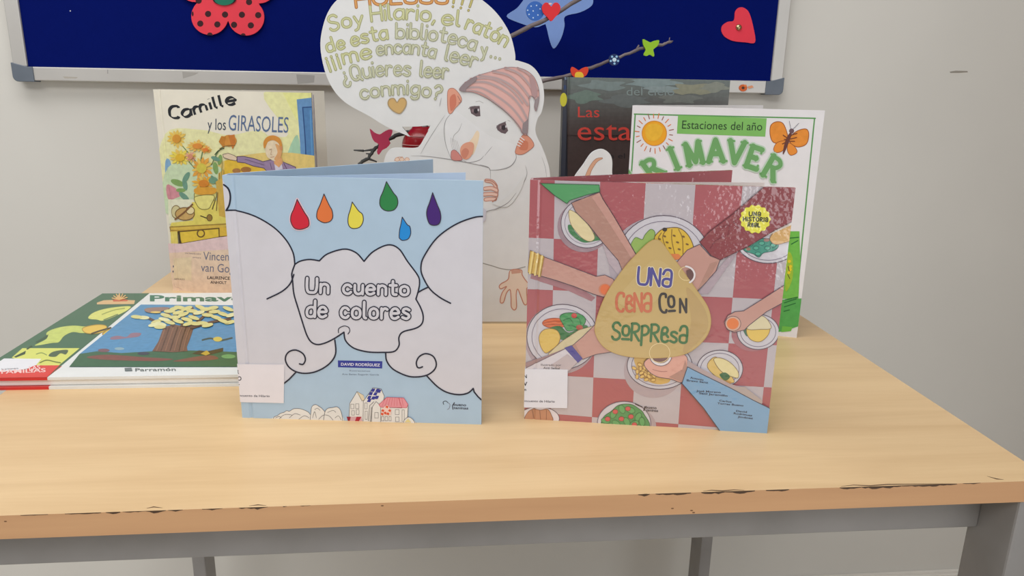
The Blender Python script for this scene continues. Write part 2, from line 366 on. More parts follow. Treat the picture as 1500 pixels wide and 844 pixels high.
for x0, x1, d in ((30, 70, .6), (95, 148, 1.4), (155, 176, 2.2), (180, 214, 1), (214, 243, 3), (246, 268, 1.6), (296, 326, 1.8), (350, 362, 1.4), (362, 392, 2.6), (414, 420, 1.4), (440, 455, .8), (935, 952, 2), (960, 1012, 2.2), (1027, 1062, 2.4), (1062, 1106, 3), (1122, 1156, 1.8), (1230, 1262, 2.2), (1262, 1320, 3), (1320, 1402, 2), (1410, 1436, 1)):
    n = max(4, int((x1-x0)/5)); up = []; lo = []
    for i in range(n+1):
        x = x0+(x1-x0)*i/n; w = d*(0.5+random.random())*math.sin(math.pi*(0.08+0.84*i/n))
        y = edge_y(x)+0.9; up.append((x, y-0.1)); lo.append((x+random.uniform(-.6, .6), y+w+0.5))
    a.poly(up+lo[::-1], (78, 58, 42))
for x, y in ((8, 764), (205, 748), (985, 745), (1013, 748), (1016, 751), (560, 741)): a.ellipse(x, y, 2.2, 0.9, (120, 86, 58))
tp = Plane((-0.45, 0, T), (1, 0, 0), (0, 1, 0))
a = Art(tp, rect=(0, 0.9, 0, TD), mb=mb, rough=0.4)
for pts in (((1030, 721), (1042, 719.5), (1058, 720.5), (1075, 719), (1090, 719.5)), ((1232, 714), (1250, 712), (1275, 713), (1300, 711), (1350, 710.5), (1400, 710)), ((215, 746), (225, 744), (238, 745.5)), ((365, 742.5), (378, 741), (390, 742)), ((936, 726), (948, 724.5)), ((1446, 699), (1460, 703), (1470, 704))):
    a.stroke([(x, y-1.2) for x, y in pts], 1.5, (96, 72, 50), taper=True)
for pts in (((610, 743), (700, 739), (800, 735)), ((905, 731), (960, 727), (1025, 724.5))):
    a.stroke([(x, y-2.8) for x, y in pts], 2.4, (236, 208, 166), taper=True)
mb.build('tabletop', table)
RZ0, RZ1 = T-0.067, T-TH
for n, b in (('front_rail', (-0.428, 0.428, 0.040, 0.052)), ('rear_rail', (-0.428, 0.428, TD-0.054, TD-0.042))):
    mb = MB(); mb.abox(*b, RZ0, RZ1, STEELM); mb.build(n, table, bevel=0.0012)
for x in (-0.448, 0.429):
    mb = MB(); mb.abox(x, x+0.019, 0.052, TD-0.054, RZ0, RZ1, STEELM); mb.build('side_rail', table, bevel=0.0012)
FOOTM = noise_mat('black_plastic', (40, 40, 42), (50, 50, 52), 20, 0.5)
for x in (-0.449, 0.428):
    for y in (0.002, TD-0.054):
        mb = MB(); mb.abox(x, x+0.021, y, y+0.050, 0.012, RZ1, STEELM); l = mb.build('leg', table, bevel=0.002)
        mb = MB(); mb.abox(x-0.0005, x+0.0215, y-0.0005, y+0.0505, 0, 0.0125, FOOTM); mb.build('foot_cap', l, bevel=0.002)

# ------------------------------------------------------------------ notice board on the wall
FRAMEM = noise_mat('aluminium_frame', (178, 176, 172), (188, 186, 182), 9, 0.38, (1, 1, 1), metal=0.2)
CAPM = noise_mat('grey_plastic_cap', (88, 96, 106), (98, 106, 116), 30, 0.5)
bx0, bx1, bz0, bz1 = -0.6622, 0.5255, T+0.3045, T+1.19      # inner opening
BY = 0.780; fw = 0.0205
board = thing('notice_board', 'wide blue felt notice board in a silver frame hanging on the wall', 'notice board', ((bx0+bx1)/2, WY, bz0-fw))
mb = MB(); FELTM = mat((2, 17, 92), 0.95, 'felt')
mb.abox(bx0-0.004, bx1+0.004, BY+0.004, WY-0.001, bz0-0.004, bz1+0.004, FELTM)
pf = Plane((bx0, BY+0.004, bz0), (1, 0, 0), (0, 0, 1)); a = Art(pf, mb=mb)
a.ellipse(103, 16, 0.9, 0.9, (190, 190, 200))
mb.build('felt_panel', board)
def rail(x0, x1, z0, z1, marks=()):
    mb = MB(); mb.abox(x0, x1, BY, WY-0.0005, z0, z1, FRAMEM)
    p = Plane((x0, BY, z0), (1, 0, 0), (0, 0, 1)); a = Art(p, mb=mb)
    for pts, c in marks: a.poly(pts, c)
    mb.build('frame_rail', board, bevel=0.0015)
rail(bx0, bx1, bz0-fw, bz0, [([(267, 105), (291, 106.5), (285, 110), (268, 115)], (166, 163, 158)), ([(434, 109), (461, 110.5), (460, 121), (436, 123)], (158, 156, 152)),
    ([(92, 112), (114, 113), (112, 115), (95, 115)], (176, 170, 160)), ([(157, 102), (158.5, 102), (158.5, 108), (157, 108)], (160, 158, 155)), ([(1057, 124), (1062, 123), (1060, 128)], (170, 160, 150))])
rail(bx0, bx1, bz1, bz1+fw); rail(bx0-fw, bx0, bz0, bz1); rail(bx1, bx1+fw, bz0, bz1)
for sx, x in ((-1, bx0), (1, bx1)):
    for sz, z in ((-1, bz0), (1, bz1)):
        p = Plane((x, BY-0.002, z), (1, 0, 0), (0, 0, 1)); q = fw+0.002; i = 0.0085
        out = [(-i*sx, 0.0), (-i*sx, sz*q)]+[(sx*(q-0.008+0.008*math.sin(t)), sz*(q-0.008+0.008*math.cos(t))) for t in [k*math.pi/12 for k in range(7)]]+[(sx*q, -sz*0.006), (0, -sz*0.006*0), ]
        mb = MB(); slab(mb, p, out, 0.0213, CAPM); mb.build('corner_cap', board, bevel=0.001)

# paper, felt and foam decorations on the board
def cutout(name, label, cat, px, y, thick, rgb, rect=None, group=None, sm=True, k=5, art=None, uvec=(1, 0, 0), finish=None, part=None, parent=None):
    c = (sum(p[0] for p in px)/len(px), sum(p[1] for p in px)/len(px))
    d = ray(c); P = CAM+d*((y-CAM.y)/d.y)
    p = Plane(P, uvec, (0, 0, 1)); o = smooth(px, True, k) if sm else px
    uv = [p.uv(q) for q in o]; mb = MB(); slab(mb, p, uv, thick, mat(rgb, 0.6, finish))
    a = Art(p, mb=mb, rough=0.6)
    if art: art(a)
    if parent: return mb.build(name, parent), P
    ob = mb.build(name, origin=P); tag(ob, label, cat, group); return ob, P
BF = BY+0.0035
# polka-dot foam flower
fc = (330, -12); d = ray(fc); P = CAM+d*((BF-0.004-CAM.y)/d.y)
flower = thing('foam_flower', 'big red foam flower with black polka dots on the blue board', 'flower', P)
pl = Plane(P, (1, 0, 0), (0, 0, 1))
pet = []
for cx, cy, r in ((307.2, 24, 27), (360.5, 25.5, 26.5), (379, -22, 27), (331, -55, 28), (286, -24, 27)):
    pet.append((cx, cy, r))
def blob_outline(circs, c, n=150):
    o = []
    for i in range(n):
        t = 2*math.pi*i/n; dx, dy = math.cos(t), math.sin(t); best = 10
        for cx, cy, r in circs:
            ex, ey = cx-c[0], cy-c[1]; b = ex*dx+ey*dy; q = b*b-(ex*ex+ey*ey-r*r)
            if q > 0: best = max(best, b+math.sqrt(q))
        o.append((c[0]+dx*best, c[1]+dy*best))
    return o
out = blob_outline(pet, fc)
def shape(pl, px, thick, rgb, name, parent, art=None, front=0.0, finish=None):
    mb = MB(); slab(mb, pl, [pl.uv(q) for q in px], thick, mat(rgb, 0.6, finish), front)
    if art:
        a = Art(Plane(pl.pt(0, 0, front), pl.u, pl.w), mb=mb, rough=0.6); art(a)
    return mb.build(name, parent)
def dots(a):
    a.frame(240, 0, 8.333)
    for x, y in ((540, 170), (747, 178), (953, 180), (1152, 185), (445, 288), (653, 298), (857, 303), (1062, 310), (1040, 25), (425, 8), (1250, -130), (1150, -260), (330, -130), (450, -250), (640, -330), (850, -330), (740, -480), (560, -480), (930, -470), (250, -270)):
        a.ellipse(x, y, 38, 38, (52, 10, 18), n=20)
    a.poly(ell(562, 432, 36, 36, 16, 0, 180, 360), (52, 10, 18)); a.poly(ell(968, 432, 30, 26, 16, 0, 180, 360), (52, 10, 18))
    a.poly(ell(352, 170, 12, 30, 12, 0, 0, 360), (52, 10, 18))
shape(pl, out, 0.003, (226, 58, 74), 'petals', flower, dots)
shape(pl, ell(329, -1, 17, 8.5), 0.0016, (20, 22, 26), 'flower_centre', flower, lambda a: a.ellipse(328.5, -1.2, 14.5, 9, (12, 112, 86)), front=0.0018)
# pale blue felt cutout
cutout('felt_cutout', 'pale blue felt cutout with pointed lobes on the blue board', 'felt cutout',
       [(742, 24), (757, 12), (766, 1), (775, -12), (800, -22), (838, -20), (866, -12), (869, 0), (866, 9), (850, 18), (828, 24), (827, 38), (822, 56), (812, 71), (806, 62), (800, 38), (797, 36), (784, 40), (762, 34)], BF, 0.002, (120, 150, 208), k=4)
hb, P = cutout('felt_heart', 'red felt heart pinned alone at the right end of the board', 'heart',
       [(1106, 62), (1104, 42), (1098, 20), (1091, 12), (1083, 11), (1077, 17), (1075, 30), (1066, 32), (1058, 38), (1057, 46), (1062, 54), (1074, 60), (1092, 62)], BF-0.001, 0.003, (226, 52, 72), k=4)
d = ray((1083, 40)); P = CAM+d*((BF-0.004-CAM.y)/d.y)
mb = MB(); BRASS = noise_mat('brass', (170, 150, 110), (190, 170, 130), 40, 0.22, metal=0.9)
n = 18; prof = [(0.0052, 0), (0.0050, .0012), (0.0036, .0026), (0.0018, .0033), (0.0003, .0035)]
vs = [P+Vector((r*math.cos(6.2832*k/n), 0.0029-z, r*math.sin(6.2832*k/n))) for r, z in prof for k in range(n)]
mb.mesh(vs, [(i*n+k, (i+1)*n+k, (i+1)*n+(k+1) % n, i*n+(k+1) % n) for i in range(4) for k in range(n)]+[tuple(range(n))], BRASS)
tag(mb.build('drawing_pin', smooth=True, origin=P), 'round brass drawing pin through the red felt heart', 'pin')
# small orange sticker flower on the frame
cutout('flower_sticker', 'tiny orange flower sticker on the lower right of the board frame', 'sticker', ell(1088.5, 128.8, 6.2, 5.2, 12), BY-0.0008, 0.0006, (206, 98, 44), sm=False,
       art=lambda a: (a.ellipse(1088.5, 128.8, 2.2, 2, (70, 50, 40)), a.poly([(1095, 127), (1102, 125), (1104, 128), (1097, 130)], (222, 150, 110)), a.ellipse(1092, 125.5, 2, 1.5, (226, 130, 70))))

# ------------------------------------------------------------------ red vase holding the twigs
VY = 0.575
def at_y(q, y): d = ray(q); return CAM+d*((y-CAM.y)/d.y)
vc = at_y((618, 214), VY)
VASE = mat((150, 26, 34), 0.22); VR = 0.0275
vase = thing('vase', 'round red vase with pale curl lines behind the mouse board', 'vase', (vc.x, VY, T))
mb = MB(); hz = vc.z-T
prof = [(0.026, 0), (0.030, 0.004), (0.022, 0.03), (0.012, 0.07), (0.0105, 0.12), (0.013, hz-0.036)]+[(VR*math.sin(t), hz-VR*math.cos(t)) for t in [0.55+k*(2.05/14) for k in range(15)]]
prof += [(0.0125, hz+0.0265), (0.0105, hz+0.0262), (0.010, hz+0.012)]
mb.lathe((vc.x, VY, T), prof, VASE); mb.build('body', vase, smooth=True)
mb = MB(); pale = mat((214, 150, 150), 0.3)
for k, (t0, t1, el, r) in enumerate(((200, 330, 0.1, .004), (215, 320, 0.55, .004), (230, 300, -0.35, .003))):
    pts = [Vector((vc.x+(VR+.0003)*math.cos(el)*math.cos(math.radians(t)), VY+(VR+.0003)*math.cos(el)*math.sin(math.radians(t)), T+hz+(VR+.0003)*math.sin(el))) for t in range(t0, t1, 8)]
    mb.tube(pts, 0.0006, pale, 6)
mb.build('curl_lines', vase)
BARK = noise_mat('twig_bark', (92, 82, 84), (120, 110, 110), 40, 0.8, bump=0.5)
DARKB = noise_mat('dark_bark', (52, 54, 54), (78, 78, 76), 40, 0.8, bump=0.5)
def twig(label, pts, r0, r1, m, spurs, group):
    P = [at_y((x, y), yy) for x, y, yy in pts]; Q = []
    for i in range(len(P)-1):
        for k in range(5):
            t = k/5; Q.append(P[i].lerp(P[i+1], t)+Vector((random.uniform(-1, 1), 0, random.uniform(-1, 1)))*0.0009)
    Q.append(P[-1]); n = len(Q)
    mb = MB(); mb.tube(Q, [r0+(r1-r0)*i/(n-1)+random.uniform(0, .0006)*(i < n-1) for i in range(n)], m)
    for q0, q1, r in spurs: mb.tube([at_y(q0[:2], q0[2]), at_y(q1[:2], q1[2])], [r, r*0.5], m, 6)
    return tag(mb.build('twig', smooth=True, origin=P[0]), label, 'twig', group)
GT = 'twigs standing in the red vase'
twig('upper grey twig running behind the speech bubble to the top edge', [(616, 208, .566), (640, 130, .62), (690, 86, .66), (750, 52, .68), (798, 29, .69), (845, 1, .70), (880, -24, .71)], .0036, .0026, BARK, [((780, 38, .686), (776, 41, .684), .0016)], GT)
twig('lower grey twig ending in a thin forked tip right of the speech bubble', [(622, 208, .584), (662, 165, .60), (740, 135, .62), (800, 118, .63), (842, 108, .635), (866, 99, .64), (900, 86, .645), (938, 72, .65), (970, 65.5, .655), (984, 61, .66)], .0030, .0016, BARK, [((932, 74, .65), (936, 66, .65), .0022), ((980, 62, .66), (981, 55, .66), .0011), ((981, 61, .66), (986, 60, .66), .0012)], GT)
twig('dark twig drooping to the left above the pale blue book', [(615, 207, .572), (600, 193, .57), (580, 198, .565), (560, 211, .56), (548, 219, .555), (540, 232, .55), (525, 241, .55)], .0026, .0020, DARKB, [((548, 219, .555), (533, 221, .555), .0018), ((533, 221, .555), (518, 220, .555), .0017), ((545, 226, .552), (536, 225, .55), .0015), ((541, 233, .55), (552, 237, .55), .0018)], GT)
# ornaments clipped to the twigs
def heart(cx, cy, w, h): return [(cx, cy-h*.28), (cx+w*.16, cy-h*.47), (cx+w*.36, cy-h*.47), (cx+w*.5, cy-h*.25), (cx+w*.44, cy+h*.05), (cx+w*.22, cy+h*.3), (cx, cy+h*.52), (cx-w*.22, cy+h*.3), (cx-w*.44, cy+h*.05), (cx-w*.5, cy-h*.25), (cx-w*.36, cy-h*.47), (cx-w*.16, cy-h*.47)]
GO = 'ornaments clipped to the twigs'
cutout('heart_ornament', 'small glossy red heart clipped on the upper twig', 'ornament', heart(807.5, 17, 27, 27), .684, .004, (222, 44, 50), k=3, group=GO,
       art=lambda a: a.ellipse(806, 5.5, 2.5, 1.2, (240, 200, 190)))
def bdots(a):
    for x, y in ((778, 9), (786, 8), (781, 16), (775, 21), (788, 22), (781, 26), (791, 13), (773, 15)): a.ellipse(x, y, 1.1, 1.1, (190, 214, 240), n=8)
cutout('button_ornament', 'round blue ornament with pale dots beside the red heart on the twig', 'ornament', ell(784, 16, 13.2, 14.2, 30), .692, .003, (52, 104, 186), sm=False, group=GO, art=bdots)
cutout('butterfly_ornament', 'red and yellow butterfly ornament where the lower twig emerges above the dark book', 'ornament', [(848, 103), (853, 100), (860, 98), (862, 103), (859, 110), (854, 114), (855, 119), (848, 117), (841, 119), (842, 114), (838, 110), (836, 103), (838, 98), (843, 100)], .630, .003, (222, 66, 38), k=3, group=GO,
       art=lambda a: a.poly([(844, 106), (852, 106), (855, 112), (850, 116), (846, 116), (842, 112)], (240, 196, 60), True))
def ball(a):
    a.ellipse(900, 87.5, 3.1, 3.1, (205, 226, 240), n=10)
    for t in range(5):
        x = 900+5.6*math.cos(t*1.2566+.3); y = 87.5+5.6*math.sin(t*1.2566+.3); a.ellipse(x, y, 1.7, 1.7, (150, 196, 228), n=8)
cutout('ball_ornament', 'tiny navy ball ornament with white patches on the lower twig', 'ornament', ell(900, 87.5, 7.8, 8.6, 24), .640, .005, (22, 42, 92), sm=False, group=GO, art=ball)
cutout('butterfly_ornament', 'lime green butterfly ornament near the tip of the lower twig', 'ornament', [(953, 62), (958, 60), (965.5, 59), (964, 66), (960, 70), (957, 73), (958.5, 80), (957, 83), (952, 80), (947, 82), (943, 80), (946, 73), (942.5, 66), (942, 57.5), (948, 60)], .644, .003, (150, 196, 40), k=3, group=GO)
cutout('bird_ornament', 'pink felt bird ornament on the dark drooping twig', 'ornament', [(541.5, 188.5), (548, 194), (556, 197), (561, 194), (569, 190), (575, 191), (573, 199), (569, 204), (572, 210), (566, 217), (560, 220), (555, 227), (552, 222), (555, 212), (549, 208), (545, 202)], .548, .002, (196, 62, 96), k=2, group=GO)
# ------------------------------------------------------------------ standing books
PAGEM = noise_mat('book_paper', (226, 222, 216), (232, 229, 224), 60, 0.7)
def standing_book(name, label, bl, br, tr, back_px, outer, spine_rgb, s=0.012, H=None, groove=True, finish=None, rough=0.35, sheets=(), P0=None, direc=None, th=0.0028, inner=None, radius=0.0, W=None):
    P0 = P0 or on_z(bl); dr = direc or (on_z(br)-P0).normalized()
    rz = math.atan2(dr.y, dr.x)
    root = thing(name, label, 'book', P0, rz, 'picture books on display')
    pl = Plane(P0, dr, (0, 0, 1)); w_, h_ = pl.uv(tr); W = W or w_; H = H or h_
    n = pl.n; g = (0.0065, 0.0105, 0.0011) if groove else None
    mo = mat(outer, rough, finish); ms = mat(spine_rgb, rough, finish); mi = mat(inner, 0.5) if inner else mo
    mb = MB()
    if groove:
        mb.box(pl.pt(0, 0, 0), pl.u*g[0], pl.w*H, -n*th, ms); mb.box(pl.pt(g[0], 0, -0.0013), pl.u*(g[1]-g[0]), pl.w*H, -n*(th-0.0013), ms)
        mb.box(pl.pt(g[1], 0, 0), pl.u*(W-g[1]), pl.w*H, -n*th, mo)
    else: mb.box(pl.pt(0, 0, 0), pl.u*W, pl.w*H, -n*th, mo)
    a = Art(pl, rect=(0, W, 0, H), finish=finish, rough=rough, groove=g, mb=mb)
    m2 = MB(); m2.box(pl.pt(0.0, 0, -th), pl.u*0.0022, pl.w*H, -n*(s-2*th), ms); m2.build('spine', root)
    # back cover swings about the rear edge of the spine until its free edge shows where it should
    hinge = pl.pt(0, 0, -s)
    def direction(t): return pl.u*math.cos(t)-n*math.sin(t)
    best = min((abs(project(hinge+direction(k/500)*W+pl.w*H)[0]-back_px), k/500) for k in range(0, 520))[1]
    bd = direction(best); bn = Vector((0, 0, 1)).cross(bd)
    m3 = MB(); m3.box(hinge, bd*W, pl.w*H, -bn*th, mo); 
    if inner:
        q = 0.0035; e = bn*(-th-0.0002) if False else Vector((0, 0, 0))
    m3.build('back_cover', root)
    for px, tk, f, nm in sheets:
        t = min((abs(project(hinge+direction(best*k/200)*(W-0.009)*f+pl.w*H)[0]-px), k/200) for k in range(2, 190))[1] if px > 1 else px
        sd = direction(best*t); sn = Vector((0, 0, 1)).cross(sd); o = pl.pt(0.0045, 0.0022, -th-0.0006-(s-2*th-0.0012-tk)*t)
        m4 = MB(); L = (W-0.009)*f; hh = H-0.0050; N = 12; vs = []
        for i in range(N+1):
            x = L*i/N; sag = 0.010*math.sin(math.pi*i/N)*t*(1-t)
            c = o+sd*x+sn*sag
            vs += [c, c+pl.w*hh, c+sn*tk, c+sn*tk+pl.w*hh]
        fs = []
        for i in range(N):
            p, q = 4*i, 4*i+4; fs += [(p, q, q+1, p+1), (p+2, p+3, q+3, q+2), (p+1, q+1, q+3, p+3), (p, p+2, q+2, q)]
        fs += [(0, 1, 3, 2), (4*N, 4*N+2, 4*N+3, 4*N+1)]
        m4.mesh(vs, fs, PAGEM if not inner else mat(inner, 0.6)); m4.build(nm, root)
    return root, pl, a, W, H, best
def finish_cover(a, root, bevel=0): return a.mb.build('front_cover', root, bevel=bevel)
INK = (40, 42, 58)

# ============ pale blue book with white clouds
BLUE = (172, 196, 217); CLOUD = (208, 207, 215)
root1, pl1, a, W1, H1, op1 = standing_book('picture_book', 'pale blue square book with white clouds and colour drops, standing half open at front left', (355, 612), (705, 622), (705, 265), 632, BLUE, BLUE, s=0.012, W=0.2157,
    sheets=((690, 0.003, 0.985, 'page_block'), (676, 0.0008, 0.985, 'loose_page')), inner=(190, 212, 236))
a.poly([(300, 200), (730, 200), (730, 660), (300, 660)], BLUE)
def c1(p): return (320+p[0]/3.75, 230+p[1]/3.75)
def c2(p): return (320+p[0]/3.75, 430+p[1]/3.75)
top_l = smooth([(42, 294), (100, 295), (200, 325), (300, 383), (370, 453), (410, 525), (420, 590)])
cen_t = smooth([(420, 590), (450, 572), (500, 563), (555, 570)])+smooth([(555, 570), (600, 532), (690, 506), (755, 525), (800, 573)])+smooth([(800, 573), (850, 520), (930, 483), (990, 503), (1040, 575), (1095, 650), (1105, 690), (1098, 735), (1085, 780)])
cen_r = smooth([(1085, 30), (1112, 80), (1125, 125), (1118, 165), (1085, 190), (1015, 210), (992, 240), (992, 285), (965, 318), (900, 323), (820, 320), (745, 300), (700, 260), (690, 215)])
cen_l = smooth([(690, 212), (640, 245), (590, 270), (545, 280), (510, 265), (485, 225), (460, 150), (435, 70), (415, 0), (408, -70), (404, -110), (420, -160)])
T1 = [c1(p) for p in top_l]; CT = [c1(p) for p in cen_t]; CRt = [c2(p) for p in cen_r]; CL = [c2(p) for p in cen_l]
spl = smooth([(640, 255), (644, 330), (610, 385), (545, 425), (480, 438), (425, 428), (385, 400), (368, 358), (385, 322), (425, 310), (465, 330), (478, 362), (466, 388), (446, 386)])
SL = [c2(p) for p in spl]
rt = smooth([(1460, 326), (1400, 333), (1300, 372), (1200, 445), (1130, 545), (1113, 600), (1120, 650), (1160, 722), (1215, 770), (1275, 803)])
RT = [c1(p) for p in rt]
spr = smooth([(919, 325), (925, 370), (960, 415), (1030, 450), (1085, 458), (1145, 448), (1185, 420), (1197, 385), (1180, 345), (1140, 330), (1105, 345), (1088, 375), (1092, 402), (1105, 408), (1121, 402)])
SR = [c2(p) for p in spr]
brr = smooth([(1143, 450), (1200, 508), (1255, 542), (1320, 555), (1370, 546), (1400, 521)])+[(1405, 540), (1425, 565), (1444, 583)]
BR_ = [c2(p) for p in brr]
iS = 5*7                                       # spiral: bottom of the curl
fill_l = T1+CL[::-1][0:]
fill_l += [c2((640, 248))]+SL[:5*7]+[c2((425, 432)), c2((355, 498)), (345, 565), (320, 565), (320, 300)]
a.poly(fill_l, CLOUD)
fill_r = RT[:int(7*7)]+[c1((1150, 716)), c1((1098, 745))]+CRt[:int(10*7)]+[c2((919, 325))]+SR[:5*7]+BR_+[(715, 590), (715, 316)]
a.poly(fill_r, CLOUD)
a.poly(CT+CRt+CL[1:], CLOUD)
a.poly([(325, 262), (331, 272), (337, 283), (336.5, 294), (332, 308), (325, 308)], CLOUD)
LW = 2.1
for st in (T1, CT, CRt, CL, SL, RT, SR, BR_): a.stroke(st, LW, INK)
a.stroke(smooth([c1(p) for p in ((415, 645), (395, 695), (350, 738), (268, 779))]), LW, INK)
a.stroke(smooth([c1(p) for p in ((1150, 716), (1120, 730), (1095, 745))]), LW, INK)
a.stroke([c2((425, 433)), c2((390, 470)), c2((355, 498))], LW, INK)
a.stroke(smooth([c1(p) for p in ((30, 152), (55, 175), (66, 215), (60, 262), (44, 292))]), LW+0.4, INK)
a.stroke(smooth([c2(p) for p in ((660, 215), (662, 192), (690, 178), (715, 185), (722, 205), (712, 222))]), 1.2, INK)
a.frame(320, 230, 3.75)
for tip, L, B, R, c in (((433, 232), (398, 340), (445, 398), (498, 362), (206, 44, 62)), ((580, 203), (541, 320), (584, 361), (628, 318), (222, 120, 66)), ((735, 247), (712, 345), (742, 393), (795, 340), (226, 214, 84)),
                        ((923, 135), (887, 248), (932, 297), (985, 247), (52, 132, 76)), ((1010, 330), (993, 425), (1012, 458), (1056, 408), (42, 140, 214)), ((1177, 196), (1145, 308), (1185, 375), (1222, 325), (72, 42, 118))):
    lx, ly = L; rx, ry = R
    pts = smooth([tip, (tip[0]-(tip[0]-lx)*.52, tip[1]+(ly-tip[1])*.48), (lx+2, ly-22), (lx, ly+14), ((lx+B[0])/2-6, B[1]-10), B, ((rx+B[0])/2+8, B[1]-8), (rx, ry+12), (rx-4, ry-25), (tip[0]+(rx-tip[0])*.58, tip[1]+(ry-tip[1])*.52), tip])
    if c == (206, 44, 62): a.stroke(pts, 15, (228, 196, 206))
    a.poly(pts, c); a.stroke(pts, 4.5, (58, 52, 60))
a.letters('Un cuento', [(486, 743), (770, 752), (1044, 758)], 78, ((INK, 27), (CLOUD, 15)), space=0.24)
a.frame(320, 430, 3.75)
a.letters('de colores', [(486, 126), (770, 134), (1048, 138)], 88, ((INK, 27), (CLOUD, 15)), space=0.24)
a.frame(420, 500, 5)
a.poly([(375, 140), (701, 146), (699, 199), (376, 190)], (54, 64, 150))
a.text('DAVID RODRÍGUEZ', (398, 177), (684, 184), 20, (224, 224, 236), bold=0.02)
a.text('Ilustraciones', (460, 220), (612, 223), 11, (104, 112, 130)); a.text('Ana Belén Sugarín García', (405, 246), (676, 250), 11, (104, 112, 130))
HL = (84, 82, 86); HW = (226, 224, 220)
def bumpy(pts): a.poly(pts, HW, True); a.stroke(smooth(pts), 3, HL)
bumpy([(-100, 580), (-92, 555), (-70, 545), (-45, 528), (-20, 520), (0, 508), (20, 512), (50, 495), (90, 493), (125, 502), (160, 520), (175, 545), (180, 580)])
bumpy([(172, 580), (178, 520), (185, 480), (210, 463), (240, 478), (262, 495), (285, 530), (280, 585)])
bumpy([(270, 585), (280, 520), (300, 492), (340, 484), (370, 480), (392, 500), (405, 540), (412, 590)])
for s_ in ([(-60, 575), (-30, 545), (0, 535), (40, 540)], [(20, 560), (60, 530), (100, 540)], [(190, 560), (205, 515), (218, 560)], [(235, 570), (270, 540), (310, 545), (340, 575)], [(300, 520), (340, 505), (360, 520)], [(-80, 560), (-55, 550), (-40, 560)], [(90, 570), (130, 545), (165, 560)], [(355, 560), (380, 545), (400, 575)], [(205, 500), (225, 490), (245, 505)]):
    a.stroke(s_, 2.6, HL, sm=True)
def house(pts, c=HW): a.poly(pts, c); a.stroke(pts+[pts[0]], 3, HL)
house([(455, 585), (462, 455), (515, 368), (562, 395), (570, 440), (560, 588)])
a.poly([(515, 368), (562, 395), (572, 430), (552, 436)], (220, 206, 176)); a.stroke([(515, 368), (552, 436), (572, 430)], 2.5, HL)
house([(560, 588), (562, 440), (632, 340), (692, 348), (715, 400), (690, 590)])
for i, (x, y) in enumerate(((628, 345), (660, 347), (645, 372), (612, 370), (672, 352), (600, 398), (630, 402), (655, 398), (600, 420))):
    a.poly([(x, y), (x+22, y+1), (x+12, y+24), (x-12, y+22)], (54, 60, 148))
house([(622, 590), (628, 480), (655, 440), (690, 470), (690, 590)])
house([(690, 592), (690, 480), (840, 486), (890, 470), (884, 594)])
a.poly([(676, 462), (735, 408), (858, 412), (890, 460), (880, 484), (690, 480)], (226, 150, 160), edge=(196, 80, 96), ew=3)
for i in range(8): a.stroke([(700+i*22, 470), (725+i*17, 412)], 2, (206, 96, 110))
a.stroke([(820, 412), (846, 484)], 2.5, (196, 80, 96))
a.poly([(690, 535), (700, 490), (738, 460), (768, 500), (766, 536)], (238, 206, 196))
for x, y in ((705, 505), (735, 478), (722, 522), (755, 505), (742, 528), (700, 530)): a.poly([(x-12, y), (x, y-12), (x+12, y-4), (x+6, y+10)], (220, 88, 56))
for x, y, w, h in ((470, 460, 22, 34), (505, 458, 24, 34), (476, 508, 20, 32), (510, 500, 20, 36), (572, 450, 18, 44), (575, 510, 16, 60), (646, 520, 26, 40), (695, 550, 18, 30), (722, 550, 18, 30), (750, 550, 16, 30), (796, 498, 28, 36), (798, 552, 26, 34), (846, 500, 16, 84)):
    q = [(x, y), (x+w, y), (x+w, y+h), (x, y+h), (x, y)]; a.stroke(q, 2.2, HL)
a.stroke([(600, 580), (608, 470), (640, 440)], 3, HL); a.stroke([(615, 585), (622, 480)], 3, HL)
a.poly([(440, 552), (548, 552), (555, 585), (448, 582)], (214, 170, 174)); a.poly([(440, 552), (470, 552), (462, 582), (448, 582)], (150, 36, 52)); a.poly([(512, 552), (548, 552), (530, 584), (500, 584)], (176, 44, 60))
bumpy([(855, 596), (865, 570), (895, 552), (925, 570), (942, 598)]); a.poly([(865, 590), (890, 562), (915, 592)], (226, 212, 150))
a.stroke([(1150, 462), (1146, 445), (1165, 438), (1180, 448)], 5, (60, 66, 80), sm=True); a.stroke([(1180, 450), (1196, 462), (1190, 490), (1176, 500)], 3, (120, 110, 130), sm=True); a.stroke([(1228, 450), (1214, 470), (1218, 498)], 7, (60, 62, 76))
a.text('bueno', (1222, 472), (1314, 476), 20, (62, 66, 80), bold=0.02); a.text('taninas', (1222, 495), (1330, 499), 18, (62, 66, 80), bold=0.02)
finish_cover(a, root1)
def sticker(root, pl, art, frame, pts, wrap, texts, rgb=(226, 222, 228)):
    mb = MB(); c = Plane(pl.pt(0, 0, 0.0034), pl.u, pl.w)
    a = Art(pl, mb=mb, rough=0.3, rect=(-0.0004, 1, 0, 1)); a.items = list(art.items)
    a.frame(*frame); a.poly(pts, rgb)
    # tucked round the spine edge
    uv = a.uvs(pts); ys = sorted(b for _, b in uv); mb.box(pl.pt(-0.0005, ys[1], a.items[-1][1]*STEP-0.00002), pl.u*0.0004, pl.w*(ys[-2]-ys[1]), -pl.n*0.011, mat(rgb, 0.3))
    for t in texts: a.text(*t[:5], bold=t[5])
    o = mb.build('library_label', root); o['label'] = 'white library sticker with small black type'; return o
